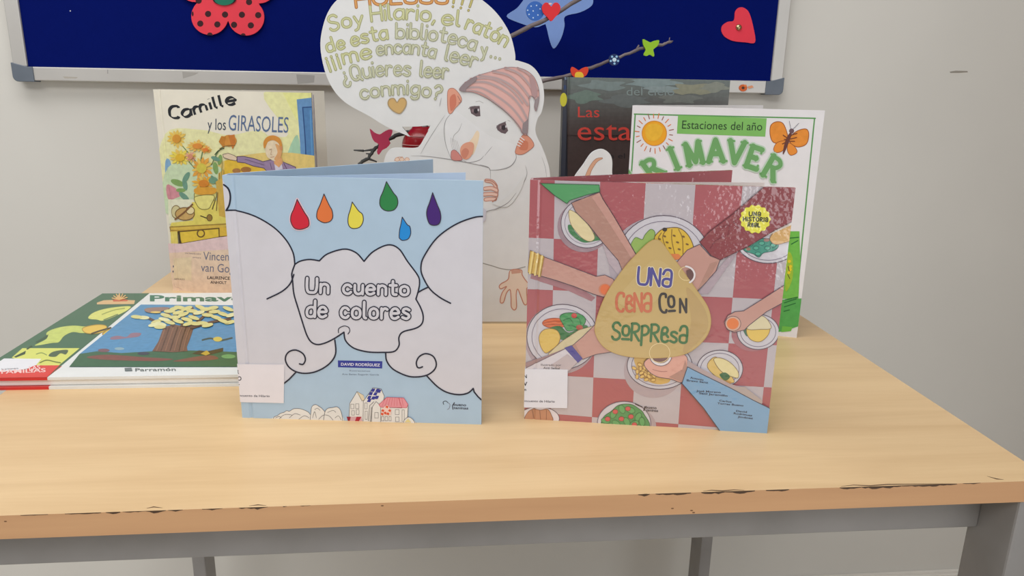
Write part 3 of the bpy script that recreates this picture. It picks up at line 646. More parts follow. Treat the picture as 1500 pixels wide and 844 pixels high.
sticker(root1, pl1, a, (320, 480, 5.627), [(140, 298), (545, 302), (540, 621), (150, 612)], 1,
    [('R', (152, 378), (172, 378), 32, (50, 50, 60), 0.03), ('O', (158, 434), (192, 434), 34, (50, 50, 60), 0.02), ('r', (160, 482), (178, 482), 26, (50, 50, 60), 0.03), ('incuento de Hilario', (168, 566), (424, 571), 18, (70, 70, 84), 0.01)])

# ============ red checked tablecloth book
RED = (172, 90, 97); WHT = (190, 181, 187)
root2, pl2, a, W2, H2, op2 = standing_book('picture_book', 'square book with hands and plates on red checks, standing half open at front right', (768, 613.5), (1129, 634), (1165, 275), 1070, RED, (176, 82, 94), s=0.013, finish='film',
    sheets=((1136, 0.0035, 0.985, 'page_block'), (1110, 0.0008, 0.985, 'loose_page')), inner=(214, 204, 200))
a.poly([(740, 200), (1200, 200), (1200, 680), (740, 680)], RED)
vl = [(745, 270, 738, 630), (812.5, 275, 806.5, 630), (879, 275, 866.5, 630), (945.5, 275, 925, 630), (1018.5, 275, 993, 630), (1087.5, 275, 1056, 630), (1150, 275, 1112, 630), (1215, 275, 1168, 630)]
hl = [(775, 262, 1150, 273), (790, 349, 1070, 361), (808, 425, 1070, 436), (808, 492.5, 1066, 503), (868, 553, 1118, 567), (868, 611, 996, 621.5), (868, 675, 996, 690)]
def cross(v, h):
    x1, y1, x2, y2 = v; x3, y3, x4, y4 = h
    D = (x1-x2)*(y3-y4)-(y1-y2)*(x3-x4); A = x1*y2-y1*x2; B = x3*y4-y3*x4
    return ((A*(x3-x4)-(x1-x2)*B)/D, (A*(y3-y4)-(y1-y2)*B)/D)
for r in range(6):
    for c in range(7):
        if (r+c) % 2 == 1: a.poly([cross(vl[c], hl[r]), cross(vl[c+1], hl[r]), cross(vl[c+1], hl[r+1]), cross(vl[c], hl[r+1])], WHT)
LN = (86, 70, 84); SH_R = (166, 74, 86); PLATE = (206, 202, 210)
SKIN = (198, 150, 138); SKIN2 = (180, 136, 122)
def plate(cx, cy, rx, ry, inner=0.86, rot=0):
    a.ellipse(cx, cy, rx, ry, PLATE, LN, 4 if a.k < 4.5 else 5, rot, n=44); a.stroke(ell(cx, cy, rx*inner, ry*inner, 40, rot)+[ell(cx, cy, rx*inner, ry*inner, 40, rot)[0]], 3, (120, 108, 128))
F2 = (760, 250, 5.625)
a.frame(*F2)
a.ellipse(540, 460, 222, 212, (160, 136, 146), n=40)
plate(562, 432, 214, 204)
a.poly([(405, 450), (435, 452), (470, 510), (540, 560), (640, 500), (690, 560), (620, 580), (540, 592), (470, 560), (415, 505)], (70, 128, 82), True)
a.poly([(412, 332), (450, 335), (500, 370), (560, 430), (612, 510), (622, 560), (585, 582), (530, 560), (470, 500), (425, 430)], (226, 210, 164), True, (150, 130, 90), 4)
a.stroke([(470, 335), (540, 400), (610, 490), (640, 540)], 8, (120, 92, 84), sm=True)
R1 = (760, 240, 3.571)
a.frame(*R1)
a.ellipse(740, 520, 270, 245, (176, 164, 174), n=44)
plate(757, 500, 245, 230, 0.87)
a.poly([(585, 425), (610, 385), (645, 395), (660, 370), (690, 342), (712, 360), (700, 410), (670, 440), (620, 480), (580, 470)], (150, 182, 92), True, (84, 122, 60), 3)
a.poly([(708, 390), (740, 348), (780, 335), (840, 336), (885, 372), (912, 430), (905, 470), (850, 490), (790, 470), (740, 430)], (222, 184, 60), True, (110, 84, 40), 4)
for s_ in ([(770, 345), (752, 380), (765, 430)], [(800, 342), (800, 400), (815, 470)], [(835, 342), (855, 390), (858, 470)], [(745, 360), (730, 385), (735, 400)]): a.stroke(s_, 4, (134, 100, 40), sm=True)
for x, y in ((762, 378), (775, 410), (812, 375), (830, 410), (860, 380), (790, 440), (838, 446), (880, 420), (735, 392)): a.ellipse(x, y, 9, 5, (122, 90, 40), n=8, rot=20)
a.ellipse(763, 343, 13, 10, (54, 44, 36), n=12); a.poly([(780, 470), (835, 470), (860, 495), (800, 505)], (222, 130, 70))
# sleeves and arms
a.frame(*F2)
a.poly([(690, 600), (760, 640), (860, 830), (820, 860), (740, 760)], (186, 170, 178))
a.poly([(433, 265), (665, 176), (692, 232), (780, 370), (880, 540), (985, 720), (855, 830), (820, 740), (690, 590), (580, 450), (470, 340)], SKIN2, edge=LN, ew=5)
a.poly([(600, 215), (665, 180), (692, 235), (780, 372), (880, 545), (980, 712), (940, 740), (800, 520), (690, 350)], SKIN)
a.stroke([(665, 176), (692, 232), (780, 370), (880, 540), (968, 695)], 6, (70, 48, 56))
a.poly([(180, 104), (662, 116), (668, 172), (560, 198), (420, 244), (396, 270), (300, 206)], (84, 158, 100), edge=(48, 92, 60), ew=5)
a.frame(*R1)
# left arm with gold bracelets
a.poly([(70, 560), (180, 600), (310, 640), (400, 700), (380, 720), (250, 660), (60, 600)], (168, 120, 128))
a.poly([(128, 484), (220, 518), (330, 560), (405, 588), (450, 580), (492, 600), (520, 640), (500, 690), (440, 695), (390, 680), (290, 640), (200, 610), (104, 582)], SKIN, edge=LN, ew=3.5)
a.poly([(40, 440), (70, 455), (55, 575), (40, 570)], WHT); a.poly([(60, 452), (134, 484), (110, 586), (46, 566)], (214, 178, 92), edge=(120, 90, 70), ew=3)
for x in (0, 26, 48): a.stroke([(74+x, 460+x*.42), (58+x, 572+x*.3)], 9, (236, 212, 140)); a.stroke([(84+x, 464+x*.42), (66+x, 574+x*.3)], 4, (176, 136, 66))
a.ellipse(450, 656, 33, 31, (206, 130, 100), n=20); a.ellipse(452, 656, 26, 26, (226, 112, 62), n=20)
# plate far right, then the maroon sleeve
plate(1305, 390, 172, 130, 0.88)
a.poly([(1175, 445), (1195, 405), (1240, 395), (1290, 390), (1335, 400), (1358, 430), (1330, 455), (1280, 465), (1255, 488), (1225, 470), (1190, 460)], (62, 148, 128), True, (36, 90, 84), 3)
for x, y in ((1210, 420), (1240, 440), (1270, 415), (1300, 440), (1330, 425), (1250, 470)): a.ellipse(x, y, 15, 10, (84, 172, 146), (36, 96, 88), 2.5, n=10)
a.ellipse(1295, 398, 16, 9, (160, 120, 110), n=10); a.ellipse(1200, 445, 12, 9, (160, 120, 100), n=10)
a.poly([(1312, 395), (1330, 360), (1370, 335), (1425, 320), (1432, 390), (1390, 412), (1340, 420)], (214, 170, 104), True, (140, 104, 70), 3)
a.poly([(1420, 300), (1440, 290), (1440, 312), (1330, 362), (1240, 400)], (212, 200, 190))
a.poly([(1100, 480), (1160, 440), (990, 680), (930, 680)], (178, 160, 170))
a.poly([(945, 420), (1000, 480), (1052, 500), (1030, 560), (985, 610), (930, 668), (860, 640), (820, 520), (880, 450)], SKIN, edge=LN, ew=3.5)
a.poly([(1000, 520), (1045, 505), (985, 610), (930, 665)], SKIN2)
a.poly([(1290, 112), (1465, 110), (1440, 296), (1340, 345), (1200, 430), (1052, 502), (1005, 478), (945, 408), (1000, 350), (1120, 260), (1200, 190)], (140, 62, 68), edge=(86, 36, 46), ew=3.5)
for s_ in ([(1000, 440), (1030, 400), (1070, 380)], [(1060, 330), (1100, 320), (1090, 380)], [(1120, 300), (1150, 330)]): a.stroke(s_, 4, (122, 46, 56), sm=True)
a.poly([(1235+(78+4*math.cos(14*t))*math.cos(t), 288+(72+4*math.cos(14*t))*math.sin(t)) for t in [k*math.pi/42 for k in range(84)]], (232, 226, 70))
YB = (56, 56, 30)
a.letters('UNA', [(1203, 270), (1262, 272)], 20, ((YB, 6),), space=0.3); a.letters('HISTORIA' if False else 'HISTORIA', [(1172, 297), (1300, 301)], 20, ((YB, 6),), space=0.3); a.letters('REAL', [(1197, 326), (1258, 329)], 20, ((YB, 6),), space=0.3)
# left plate and lower-left arm
a.frame(750, 420, 3.571)
a.ellipse(255, 275, 188, 182, (172, 152, 160), n=40)
plate(264, 262, 186, 170, 0.86)
a.ellipse(225, 190, 66, 26, (216, 110, 66), (160, 70, 46), 3); a.stroke([(165, 190), (220, 180), (280, 184)], 3, (170, 80, 50), sm=True); a.stroke([(165, 202), (220, 196), (280, 200)], 3, (170, 80, 50), sm=True)
a.poly([(195, 222), (250, 205), (300, 240), (380, 200), (395, 225), (320, 270), (255, 275)], (56, 116, 66), True)
a.poly([(250, 160), (270, 140), (320, 136), (370, 150), (385, 180), (360, 215), (330, 225), (290, 230), (270, 200)], (74, 152, 92), True, (40, 96, 56), 3)
for s_ in ([(270, 175), (300, 165), (320, 190)], [(320, 160), (350, 165), (360, 195)], [(290, 200), (320, 205), (340, 215)]): a.stroke(s_, 3, (44, 104, 62), sm=True)
a.ellipse(325, 150, 15, 13, (196, 74, 70), n=12); a.ellipse(353, 212, 18, 14, (176, 84, 70), n=12)
a.poly([(142, 262), (160, 230), (195, 218), (235, 228), (252, 262), (240, 300), (205, 330), (175, 345), (150, 310)], (222, 188, 96), True, (160, 124, 60), 3)
a.poly([(190, 350), (260, 285), (350, 225), (440, 200), (400, 250), (300, 315), (200, 362)], (210, 196, 158), edge=(150, 130, 100), ew=2.5)
a.poly([(60, 400), (180, 360), (300, 312), (280, 325), (80, 428)], (160, 130, 134))
a.poly([(300, 320), (370, 260), (440, 190), (520, 260), (520, 340), (440, 352), (370, 378)], SKIN, edge=LN, ew=3); a.poly([(300, 320), (330, 296), (372, 376), (365, 380)], SKIN2)
a.poly([(60, 430), (280, 322), (345, 390), (290, 442), (290, 470), (60, 470)], (214, 208, 216), edge=(120, 100, 110), ew=3)
a.poly([(200, 410), (290, 350), (345, 390), (295, 440)], (194, 180, 184))
a.poly([(274, 318), (312, 304), (370, 374), (345, 396)], (76, 68, 148))
a.text('Ilustrado por', (152, 411), (258, 413), 11, (60, 56, 66)); a.text('Anti Seibal', (164, 427), (250, 430), 11, (60, 56, 66), bold=.01)
# lower plates
a.ellipse(740, 440, 155, 142, (178, 162, 168), n=40)
plate(772, 412, 170, 124, 0.86)
a.poly([(640, 370), (700, 350), (800, 355), (830, 480), (790, 508), (740, 505), (690, 480), (655, 430)], (216, 176, 96), True)
for i in range(26):
    t = i*2.4; r = 14+i*3.4; x, y = 705+0.7*r*math.cos(t), 440+0.55*r*math.sin(t); a.ellipse(x, y, 13, 8, (226, 188, 104), (160, 116, 60), 2.5, rot=i*37 % 180, n=10)
a.poly([(690, 400), (720, 370), (800, 350), (905, 355), (918, 430), (890, 496), (830, 480), (760, 468), (715, 440)], (222, 166, 150), True, LN, 3)
a.poly([(820, 470), (890, 430), (905, 380), (918, 430), (890, 496)], SKIN2)
a.stroke([(735, 430), (775, 440), (810, 440)], 3, (176, 120, 110), sm=True)
a.ellipse(777, 357, 58, 54, (232, 226, 230), LN, 3); a.ellipse(777, 355, 47, 42, (120, 84, 84), n=24)
plate(1087, 430, 120, 98, 0.84)
a.poly([(1022, 420), (1035, 385), (1070, 368), (1110, 420), (1150, 470), (1160, 500), (1110, 500), (1060, 465)], (222, 190, 110), True, (140, 110, 70), 3)
a.poly([(1055, 378), (1090, 372), (1140, 395), (1180, 440), (1182, 475), (1150, 470), (1105, 450), (1075, 420)], (230, 216, 160), True, (140, 116, 80), 3)
a.poly([(1085, 460), (1115, 448), (1140, 470), (1115, 490)], (60, 106, 66), True)
a.ellipse(1125, 500, 22, 10, (200, 150, 80), n=12)
a.ellipse(1260, 250, 112, 88, (170, 110, 118), n=36)
plate(1287, 236, 110, 92, 0.84)
a.poly([(1205, 210), (1235, 195), (1245, 240), (1225, 258)], (60, 110, 84), True)
a.poly([(1232, 215), (1290, 210), (1345, 205), (1340, 250), (1300, 286), (1255, 280), (1230, 250)], (228, 194, 92), True, (150, 120, 60), 3)
a.poly([(1230, 220), (1245, 175), (1290, 150), (1330, 165), (1355, 215), (1300, 222)], (220, 208, 170), True, (140, 120, 90), 3)
a.poly([(1440, -20), (1440, 70), (1330, 130), (1240, 200), (1215, 225), (1160, 238), (1125, 222), (1110, 185), (1128, 150), (1165, 130), (1210, 126), (1300, 70)], SKIN, edge=LN, ew=3.5)
a.ellipse(1155, 192, 41, 39, (214, 170, 150), LN, 2.5, n=20); a.ellipse(1154, 192, 31, 29, (228, 122, 58), n=20)
a.poly([(915, 380), (980, 420), (1140, 505), (1210, 525), (1310, 600), (1300, 615), (1100, 520), (915, 420)], (178, 160, 162))
a.poly([(1145, 525), (1215, 520), (1305, 590), (1300, 612)], (180, 166, 162))
a.poly([(917, 416), (1000, 458), (1140, 526), (1260, 590), (1372, 645), (1380, 790), (1100, 770), (1000, 630), (888, 502), (905, 450)], (124, 168, 206), edge=(60, 66, 86), ew=4)
NB = (44, 52, 72)
for t, p0, p1 in (('Antonio', (930, 476), (1000, 488)), ('Bravo Sanz', (912, 490), (1024, 502)), ('José Moreno', (962, 545), (1090, 553)), ('Saúl Jaramillo', (976, 557), (1126, 571)), ('Carlos', (1082, 596), (1146, 603)), ('Torres Bueno', (1072, 610), (1208, 622)), ('David', (1170, 650), (1226, 656)), ('Rodríguez', (1157, 662), (1254, 674)), ('Jiménez', (1178, 680), (1258, 689))):
    a.text(t, p0, p1, 9.5, NB, bold=.02)
a.ellipse(600, 735, 155, 118, (176, 160, 166), n=36)
plate(586, 716, 140, 116, 0.999)
a.poly([(462, 725), (480, 680), (520, 650), (560, 618), (620, 614), (660, 635), (690, 665), (706, 740), (460, 740)], (76, 148, 88), True, (44, 96, 56), 3)
for x, y in ((490, 700), (530, 665), (575, 640), (620, 645), (660, 680), (600, 705), (545, 715), (640, 715), (680, 705)): a.ellipse(x, y, 24, 15, (92, 164, 98), (48, 104, 60), 2.5, rot=(x*7) % 180, n=12)
for x, y in ((540, 652), (606, 637), (500, 690), (572, 690), (622, 678), (640, 720)): a.ellipse(x, y, 14, 12, (204, 84, 84), (140, 50, 54), 2, n=10)
a.ellipse(140, 690, 108, 62, (222, 214, 220), LN, 3)
a.poly([(75, 700), (80, 660), (110, 640), (150, 645), (185, 640), (205, 668), (205, 705)], (190, 132, 100), True, (130, 84, 64), 3)
for s_ in ([(105, 645), (115, 690)], [(145, 646), (150, 694)], [(180, 645), (180, 694)]): a.stroke(s_, 3, (140, 92, 70))
a.stroke([(645, 612), (660, 620), (680, 628)], 6, (60, 50, 60), sm=True); a.stroke([(696, 628), (690, 645)], 8, (60, 50, 60)); a.text('bueno', (700, 636), (756, 639), 13, (60, 54, 66), bold=.02); a.text('taninas', (702, 650), (764, 654), 12, (60, 54, 66), bold=.02)
# title on a yellow drop
BL_ = smooth([c for c in [(960.2, 350), (985, 376), (1020, 424), (1037.5, 452), (1040, 478), (1028, 500), (1002, 518), (960, 523.5), (918, 521), (888, 510), (873, 490), (873, 470), (886, 434), (905, 404), (928, 376)]], True, 6)
a.frame(0, 0, 1); a.poly(BL_, (200, 172, 112)); a.stroke(BL_+[BL_[0]], 0.8, (196, 160, 90))
a.poly(smooth([(1005, 420), (1030, 448), (1037, 476), (1024, 498), (1000, 515), (1012, 470)], True, 5), (190, 160, 106))
a.poly(smooth([(905, 440), (930, 405), (960, 380), (985, 400), (960, 440), (930, 450)], True, 5), (204, 178, 120))
a.stroke(ell(1005, 400, 11, 10, 24)+[(1016, 400)], 1.0, (236, 214, 160)); a.stroke(ell(966, 516, 15, 14, 24)+[(981, 516)], 1.0, (236, 214, 160))
a.poly([(1005, 396), (1012, 393), (1017, 402), (1012, 412), (1006, 404)], (108, 76, 74)); a.stroke(ell(1003, 402, 14, 12.5, 18, 0, -85, 60), 2.6, (232, 226, 228))
P_, O_, K_, G_2 = (84, 80, 150), (204, 112, 78), (48, 44, 46), (58, 112, 62)
a.frame(*R1)
a.letters('UNA', [(620, 626), (792, 641)], 88, (((236, 224, 190), 22), (P_, 14)), space=0.16)
a.letters('CENA', [(510, 768), (690, 769)], 94, ((O_, 14),), space=0.14)
a.letters('Cö', [(738, 775), (815, 770)], 96, ((K_, 13),), space=0.16); a.letters('N', [(842, 774), (874, 774)], 70, ((K_, 12),))
a.frame(750, 420, 3.571)
a.letters('SöRPREsA', [(523, 272), (912, 291)], 88, ((G_2, 13),), space=0.16)
finish_cover(a, root2)
sticker(root2, pl2, a, (760, 500, 6.03), [(52, 240), (432, 245), (428, 586), (40, 580)], 1,
    [('N', (46, 320), (72, 320), 30, (50, 50, 60), .03), ('V', (42, 388), (76, 388), 34, (50, 50, 60), .03), ('m', (42, 432), (66, 432), 24, (50, 50, 60), .03), ('incuento de Hilario', (52, 530), (318, 536), 19, (64, 62, 76), .012)], (224, 224, 232))
# ============ sunflower story book at the back left
root3, pl3, a, W3, H3, op3 = standing_book('picture_book', 'tall book with painted sunflowers and a boy, standing at the back left', (255, 425), (335, 430.5), (456, 137), 474, (226, 222, 208), (226, 222, 212), s=0.012, finish=None, rough=0.4,
    sheets=((0.15, 0.003, 0.985, 'page_block'),), inner=(196, 192, 196), H=0.2775)
K1, K2, K3 = (210, 110, 4.993), (210, 270, 4.993), (230, 180, 6.491)
CR_ = (228, 222, 206)
a.poly([(200, 100), (520, 100), (520, 460), (200, 460)], CR_)
a.frame(*K1)
a.poly([(880, 130), (1300, 130), (1300, 800), (560, 800), (560, 560), (700, 470), (880, 440), (1060, 430)], (230, 226, 168), True, finish='paint')
a.poly([(1020, 130), (1300, 130), (1300, 250), (1120, 330)], (228, 228, 150), finish='paint')
a.poly([(160, 430), (420, 400), (620, 440), (900, 430), (880, 820), (160, 820)], (228, 222, 170), True, finish='paint')
a.poly([(1060, 560), (1130, 440), (1150, 700), (1040, 720)], (164, 200, 170), True, finish='paint')
a.poly([(1122, 178), (1222, 166), (1300, 160), (1300, 720), (1160, 720), (1140, 400)], (104, 146, 190), finish='paint')
a.poly([(1168, 236), (1300, 230), (1300, 660), (1190, 670)], (84, 128, 176), finish='paint')
a.stroke([(1166, 236), (1186, 500), (1190, 690)], 8, (50, 80, 130), sm=True); a.stroke([(1168, 236), (1260, 232)], 7, (50, 80, 130)); a.stroke([(1222, 260), (1238, 660)], 10, (96, 150, 196))
a.poly([(560, 640), (1400, 640), (1400, 1240), (560, 1240)], (222, 196, 120), True, finish='paint')
a.poly([(1150, 700), (1300, 700), (1310, 1100), (1170, 1100)], (104, 146, 190), finish='paint')
a.poly([(860, 690), (1120, 690), (1140, 960), (1100, 1150), (900, 1150), (880, 960)], (150, 128, 158), True, (84, 70, 96), 6, finish='paint')
a.poly([(600, 690), (860, 690), (850, 1080), (600, 1080)], (220, 182, 66), finish='paint'); a.stroke([(860, 690), (850, 1080), (600, 1080)], 8, (120, 96, 50))
a.frame(*K3)
a.poly([(80, 360), (130, 370), (150, 560), (90, 600)], (130, 168, 200), True, finish='paint')
a.poly([(100, 430), (370, 400), (600, 420), (640, 600), (620, 860), (90, 860)], (196, 212, 176), True, finish='paint')
a.poly([(95, 590), (180, 620), (235, 680), (190, 712), (110, 725)], (204, 140, 148), True, finish='paint')
def sunflower(cx, cy, r, c1_, c2_, n=13, squash=1.0, rot=0.0):
    for i in range(n):
        t = 2*math.pi*i/n+rot; q = r*(0.85+0.3*random.random())
        p = [(cx+.3*r*math.cos(t-.3), cy+squash*.3*r*math.sin(t-.3)), (cx+.75*q*math.cos(t-.2), cy+squash*.75*q*math.sin(t-.2)), (cx+q*math.cos(t), cy+squash*q*math.sin(t)), (cx+.75*q*math.cos(t+.2), cy+squash*.75*q*math.sin(t+.2)), (cx+.3*r*math.cos(t+.3), cy+squash*.3*r*math.sin(t+.3))]
        a.poly(p, c1_ if i % 3 else (226, 190, 96), finish='paint')
    a.ellipse(cx, cy, r*.45, r*.45*squash, c2_, finish='paint')
for p in (((205, 180), (260, 240), (380, 380)), ((440, 250), (420, 350), (415, 420)), ((640, 220), (580, 280), (520, 400)), ((290, 350), (350, 420), (390, 470))): a.stroke(list(p), 9, (104, 128, 84), sm=True)
for x, y, r, rot in ((200, 570, 70, 20), (270, 590, 55, 80), (280, 520, 60, 120), (560, 430, 60, 80), (600, 350, 50, 100), (560, 340, 46, 20), (260, 700, 60, 40), (230, 640, 46, 0), (540, 540, 46, 60)):
    a.ellipse(x, y, r, r*.42, (128, 160, 96) if (x+y) % 20 else (110, 150, 130), rot=rot, finish='paint', n=14)
sunflower(190, 150, 90, (226, 190, 92), (206, 146, 60)); sunflower(390, 220, 105, (226, 180, 92), (214, 140, 64), squash=.55); sunflower(470, 255, 60, (224, 152, 72), (214, 122, 58), squash=.6)
sunflower(225, 330, 100, (230, 206, 90), (216, 176, 56), squash=.8); sunflower(325, 320, 55, (222, 166, 140), (206, 140, 110)); sunflower(430, 430, 105, (222, 160, 70), (206, 190, 80)); sunflower(450, 575, 110, (226, 166, 60), (206, 130, 50), squash=.7)
a.ellipse(540, 545, 42, 34, (112, 150, 124), finish='paint')
# hanging pumpkin-coloured bloom
a.ellipse(690, 170, 70, 56, (206, 142, 66), finish='paint', n=20); a.poly([(590, 180), (615, 125), (660, 130), (640, 240)], (190, 126, 54), finish='paint'); a.poly([(680, 120), (740, 110), (750, 200), (720, 250)], (196, 120, 56), finish='paint'); a.stroke([(600, 245), (650, 222), (740, 214)], 6, (130, 96, 50), sm=True)
a.stroke([(555, 300), (590, 262), (640, 240)], 9, (70, 84, 60), sm=True)
# yellow canvas, boy
a.poly([(645, 360), (700, 350), (1040, 400), (1040, 560), (640, 560)], (220, 182, 66), finish='paint')
a.ellipse(760, 455, 40, 24, (170, 120, 70), finish='paint'); a.ellipse(850, 445, 50, 28, (160, 110, 60), finish='paint')
a.poly([(765, 320), (830, 318), (930, 340), (1010, 368), (1090, 350), (1200, 370), (1320, 420), (1330, 470), (1060, 470), (1020, 430), (920, 410), (840, 380), (768, 372)], (150, 128, 158), edge=(84, 70, 96), ew=6, finish='paint')
a.stroke([(840, 345), (930, 372), (1020, 400)], 4, (104, 86, 116), sm=True); a.stroke([(1080, 380), (1095, 440)], 5, (96, 80, 110)); a.stroke([(1210, 385), (1240, 440)], 6, (90, 74, 100))
a.poly([(630, 300), (680, 288), (740, 310), (765, 330), (760, 360), (700, 350), (640, 330)], (222, 200, 172), edge=(110, 90, 90), ew=5)
a.poly([(1110, 340), (1190, 330), (1200, 380), (1160, 425), (1120, 400)], (216, 160, 110), finish='paint')
a.poly([(1120, 390), (1165, 425), (1190, 390), (1200, 440), (1130, 450)], (206, 200, 214))
a.poly([(1035, 230), (1060, 180), (1120, 165), (1175, 190), (1190, 250), (1180, 330), (1140, 362), (1090, 350), (1045, 310)], (228, 206, 176), True, finish='paint')
a.poly([(1130, 200), (1190, 240), (1180, 330), (1140, 362), (1120, 340), (1150, 280)], (214, 160, 108), True, finish='paint')
a.poly([(1020, 235), (1018, 180), (1050, 135), (1110, 118), (1170, 145), (1192, 200), (1196, 260), (1175, 240), (1160, 195), (1110, 165), (1060, 180), (1035, 235)], (208, 142, 66), True, finish='paint')
a.ellipse(1184, 240, 12, 20, (206, 140, 100)); a.stroke([(1075, 255), (1095, 250)], 5, (150, 110, 80)); a.stroke([(1095, 260), (1085, 300), (1100, 305)], 4, (190, 150, 120)); a.stroke([(1085, 325), (1120, 322)], 4, (180, 110, 90))
# pot
a.poly([(368, 660), (560, 650), (540, 780), (510, 815), (430, 812), (390, 780)], (230, 216, 132), True, (130, 120, 70), 7, finish='paint')
a.poly([(365, 625), (470, 610), (565, 620), (560, 668), (470, 685), (372, 672)], (216, 158, 62), True, finish='paint')
a.poly([(590, 480), (640, 440), (640, 860), (580, 860)], (206, 170, 82), finish='paint'); a.stroke([(600, 480), (598, 840)], 7, (140, 110, 60)); a.stroke([(628, 350), (612, 560)], 6, (150, 150, 90))
a.frame(*K2)
a.poly([(185, 110), (390, 110), (380, 270), (190, 290)], (226, 222, 196), finish='paint')
a.poly([(360, 130), (640, 110), (640, 290), (200, 310), (210, 280), (370, 262)], (222, 206, 104), finish='paint')
a.poly([(385, 90), (520, 80), (500, 150), (480, 178), (430, 180), (398, 150)], (230, 216, 132), True, (130, 120, 70), 5, finish='paint')
a.poly([(535, -20), (600, -60), (640, -60), (640, 250), (560, 230)], (204, 168, 80), finish='paint'); a.stroke([(550, 60), (540, 190)], 7, (130, 104, 60)); a.stroke([(510, 180), (530, 120)], 8, (110, 100, 60))
a.ellipse(245, 200, 34, 46, (206, 196, 150), (128, 104, 60), 5); a.ellipse(310, 215, 70, 46, (196, 160, 100), (120, 92, 54), 6, n=22, finish='paint'); a.ellipse(350, 190, 30, 28, (226, 210, 160), (120, 92, 54), 5)
a.stroke([(240, 255), (310, 200), (365, 145)], 12, (130, 92, 60), sm=True)
a.stroke([(425, 230), (480, 250)], 8, (80, 70, 50)); a.ellipse(490, 243, 20, 24, (150, 120, 60), (90, 70, 44), 4)
a.poly([(200, 310), (600, 288), (640, 284), (640, 300), (560, 330), (205, 335)], (216, 184, 84), edge=(150, 120, 60), ew=5, finish='paint')
a.poly([(200, 338), (640, 310), (640, 372), (560, 380), (560, 345), (210, 360)], (196, 158, 62), finish='paint')
a.poly([(205, 345), (255, 342), (262, 430), (210, 440)], (226, 206, 110), finish='paint')
a.poly([(260, 345), (560, 320), (562, 385), (285, 432)], (222, 190, 72), edge=(96, 76, 44), ew=8, finish='paint'); a.poly([(565, 315), (640, 310), (640, 372), (565, 378)], (216, 178, 70), finish='paint')
a.stroke([(268, 345), (276, 428)], 14, (74, 62, 40)); a.stroke(ell(428, 357, 26, 26, 20)+[(454, 357)], 9, (110, 84, 50))
a.poly([(190, 430), (285, 432), (562, 385), (640, 375), (660, 560), (190, 560)], (224, 196, 196), finish='paint')
a.poly([(195, 500), (700, 470), (1500, 470), (1500, 900), (195, 900)], (230, 200, 176), finish='paint'); a.poly([(228, 540), (360, 530), (360, 700), (230, 690)], (228, 206, 172), finish='paint')
VG = (110, 112, 134)
a.text('Vincent', (446, 552), (660, 556), 62, VG); a.text('van Gogh', (428, 634), (700, 646), 62, VG)
a.text('Una historia sobre', (312, 506), (430, 512), 12, (130, 110, 120)); a.text('pintura', (370, 535), (430, 540), 12, (130, 110, 120))
a.text('LAURENCE', (476, 690), (640, 695), 22, (60, 54, 60), bold=.02); a.text('ANHOLT', (498, 722), (615, 727), 20, (60, 54, 60), bold=.02)
a.text('SERRES', (232, 694), (310, 698), 11, (110, 90, 90)); a.stroke([(232, 720), (240, 745), (270, 755), (290, 765)], 4, (206, 176, 160), sm=True); a.ellipse(228, 598, 4, 9, (90, 90, 110)); a.ellipse(226, 635, 4, 8, (90, 90, 110))
a.frame(*K1)
PENC = (0.6, 0.28)
a.letters('Camille', [(196, 318), (340, 300), (480, 256), (590, 226), (676, 212)], 86, (((44, 46, 50), 25),), space=0.2, pen=PENC)
a.text('y los', (470, 400), (604, 402), 84, (70, 78, 92)); a.text('GIRASOLES', (622, 404), (1060, 422), 116, (92, 112, 146))
finish_cover(a, root3)

# ============ dark book behind the mouse board
P0 = at_y((826, 113), 0.60); Hd = P0.z-T; P0.z = T
root5, pl5, a, W5, H5, op5 = standing_book('hardback_book', 'tall dark grey hardback with red lettering, standing behind the white spring book', None, None, (1070, 115), 1068, (60, 62, 62), (50, 52, 58), s=0.016, P0=P0, direc=Vector((1, 0, 0)), H=Hd, rough=0.32, sheets=((0.1, 0.006, 0.985, 'page_block'),))
a.frame(800, 100, 3.571)
DK = []
a.poly([(40, 0), (1100, 0), (1100, 1600), (40, 1600)], (72, 60, 58), finish='paint')
def band(y0, y1, c): a.poly([(40, y0), (1100, y0), (1100, y1), (40, y1)], c, finish='paint')
random.seed(5)
for i in range(16):
    t = i/15; c = [int(p+(q-p)*t) for p, q in zip((104, 116, 112), (74, 62, 60))]; band(30+i*20, 50+i*20, c)
for x, y, rx, ry, c in ((300, 90, 110, 26, (116, 130, 128)), (560, 75, 130, 28, (124, 140, 140)), (760, 110, 110, 30, (134, 134, 112)), (200, 150, 90, 30, (104, 122, 112)), (880, 100, 70, 24, (126, 130, 118)), (420, 170, 120, 30, (100, 106, 104)), (700, 160, 100, 24, (108, 112, 106)), (600, 110, 80, 18, (132, 146, 146))):
    a.poly([(x+rx*(1+.25*math.sin(5*t+x))*math.cos(t), y+ry*(1+.25*math.cos(4*t+y))*math.sin(t)) for t in [k*math.pi/18 for k in range(36)]], c, finish='paint')
a.text('del cielo', (420, 142), (670, 142), 44, (126, 140, 138))
a.poly([(60, 0), (106, 0), (112, 700), (60, 700)], (58, 62, 74)); a.ellipse(97, 100, 9, 12, (40, 60, 100)); a.poly([(96, 40), (110, 40), (112, 60), (98, 60)], (110, 130, 150))
a.stroke([(107, 30), (107, 680)], 5, (44, 46, 54))
RL = (206, 72, 62)
a.text('Las', (166, 256), (278, 256), 56, RL); a.text('estaciones', (163, 376), (905, 376), 104, RL, bold=0.0); a.text('en el', (300, 472), (412, 472), 28, (40, 40, 44))
finish_cover(a, root5)
mb = MB(); st = [pl5.pt(-0.0008, 0, 0)]
yd = at_y((818, 146), 0.60); zz = yd.z
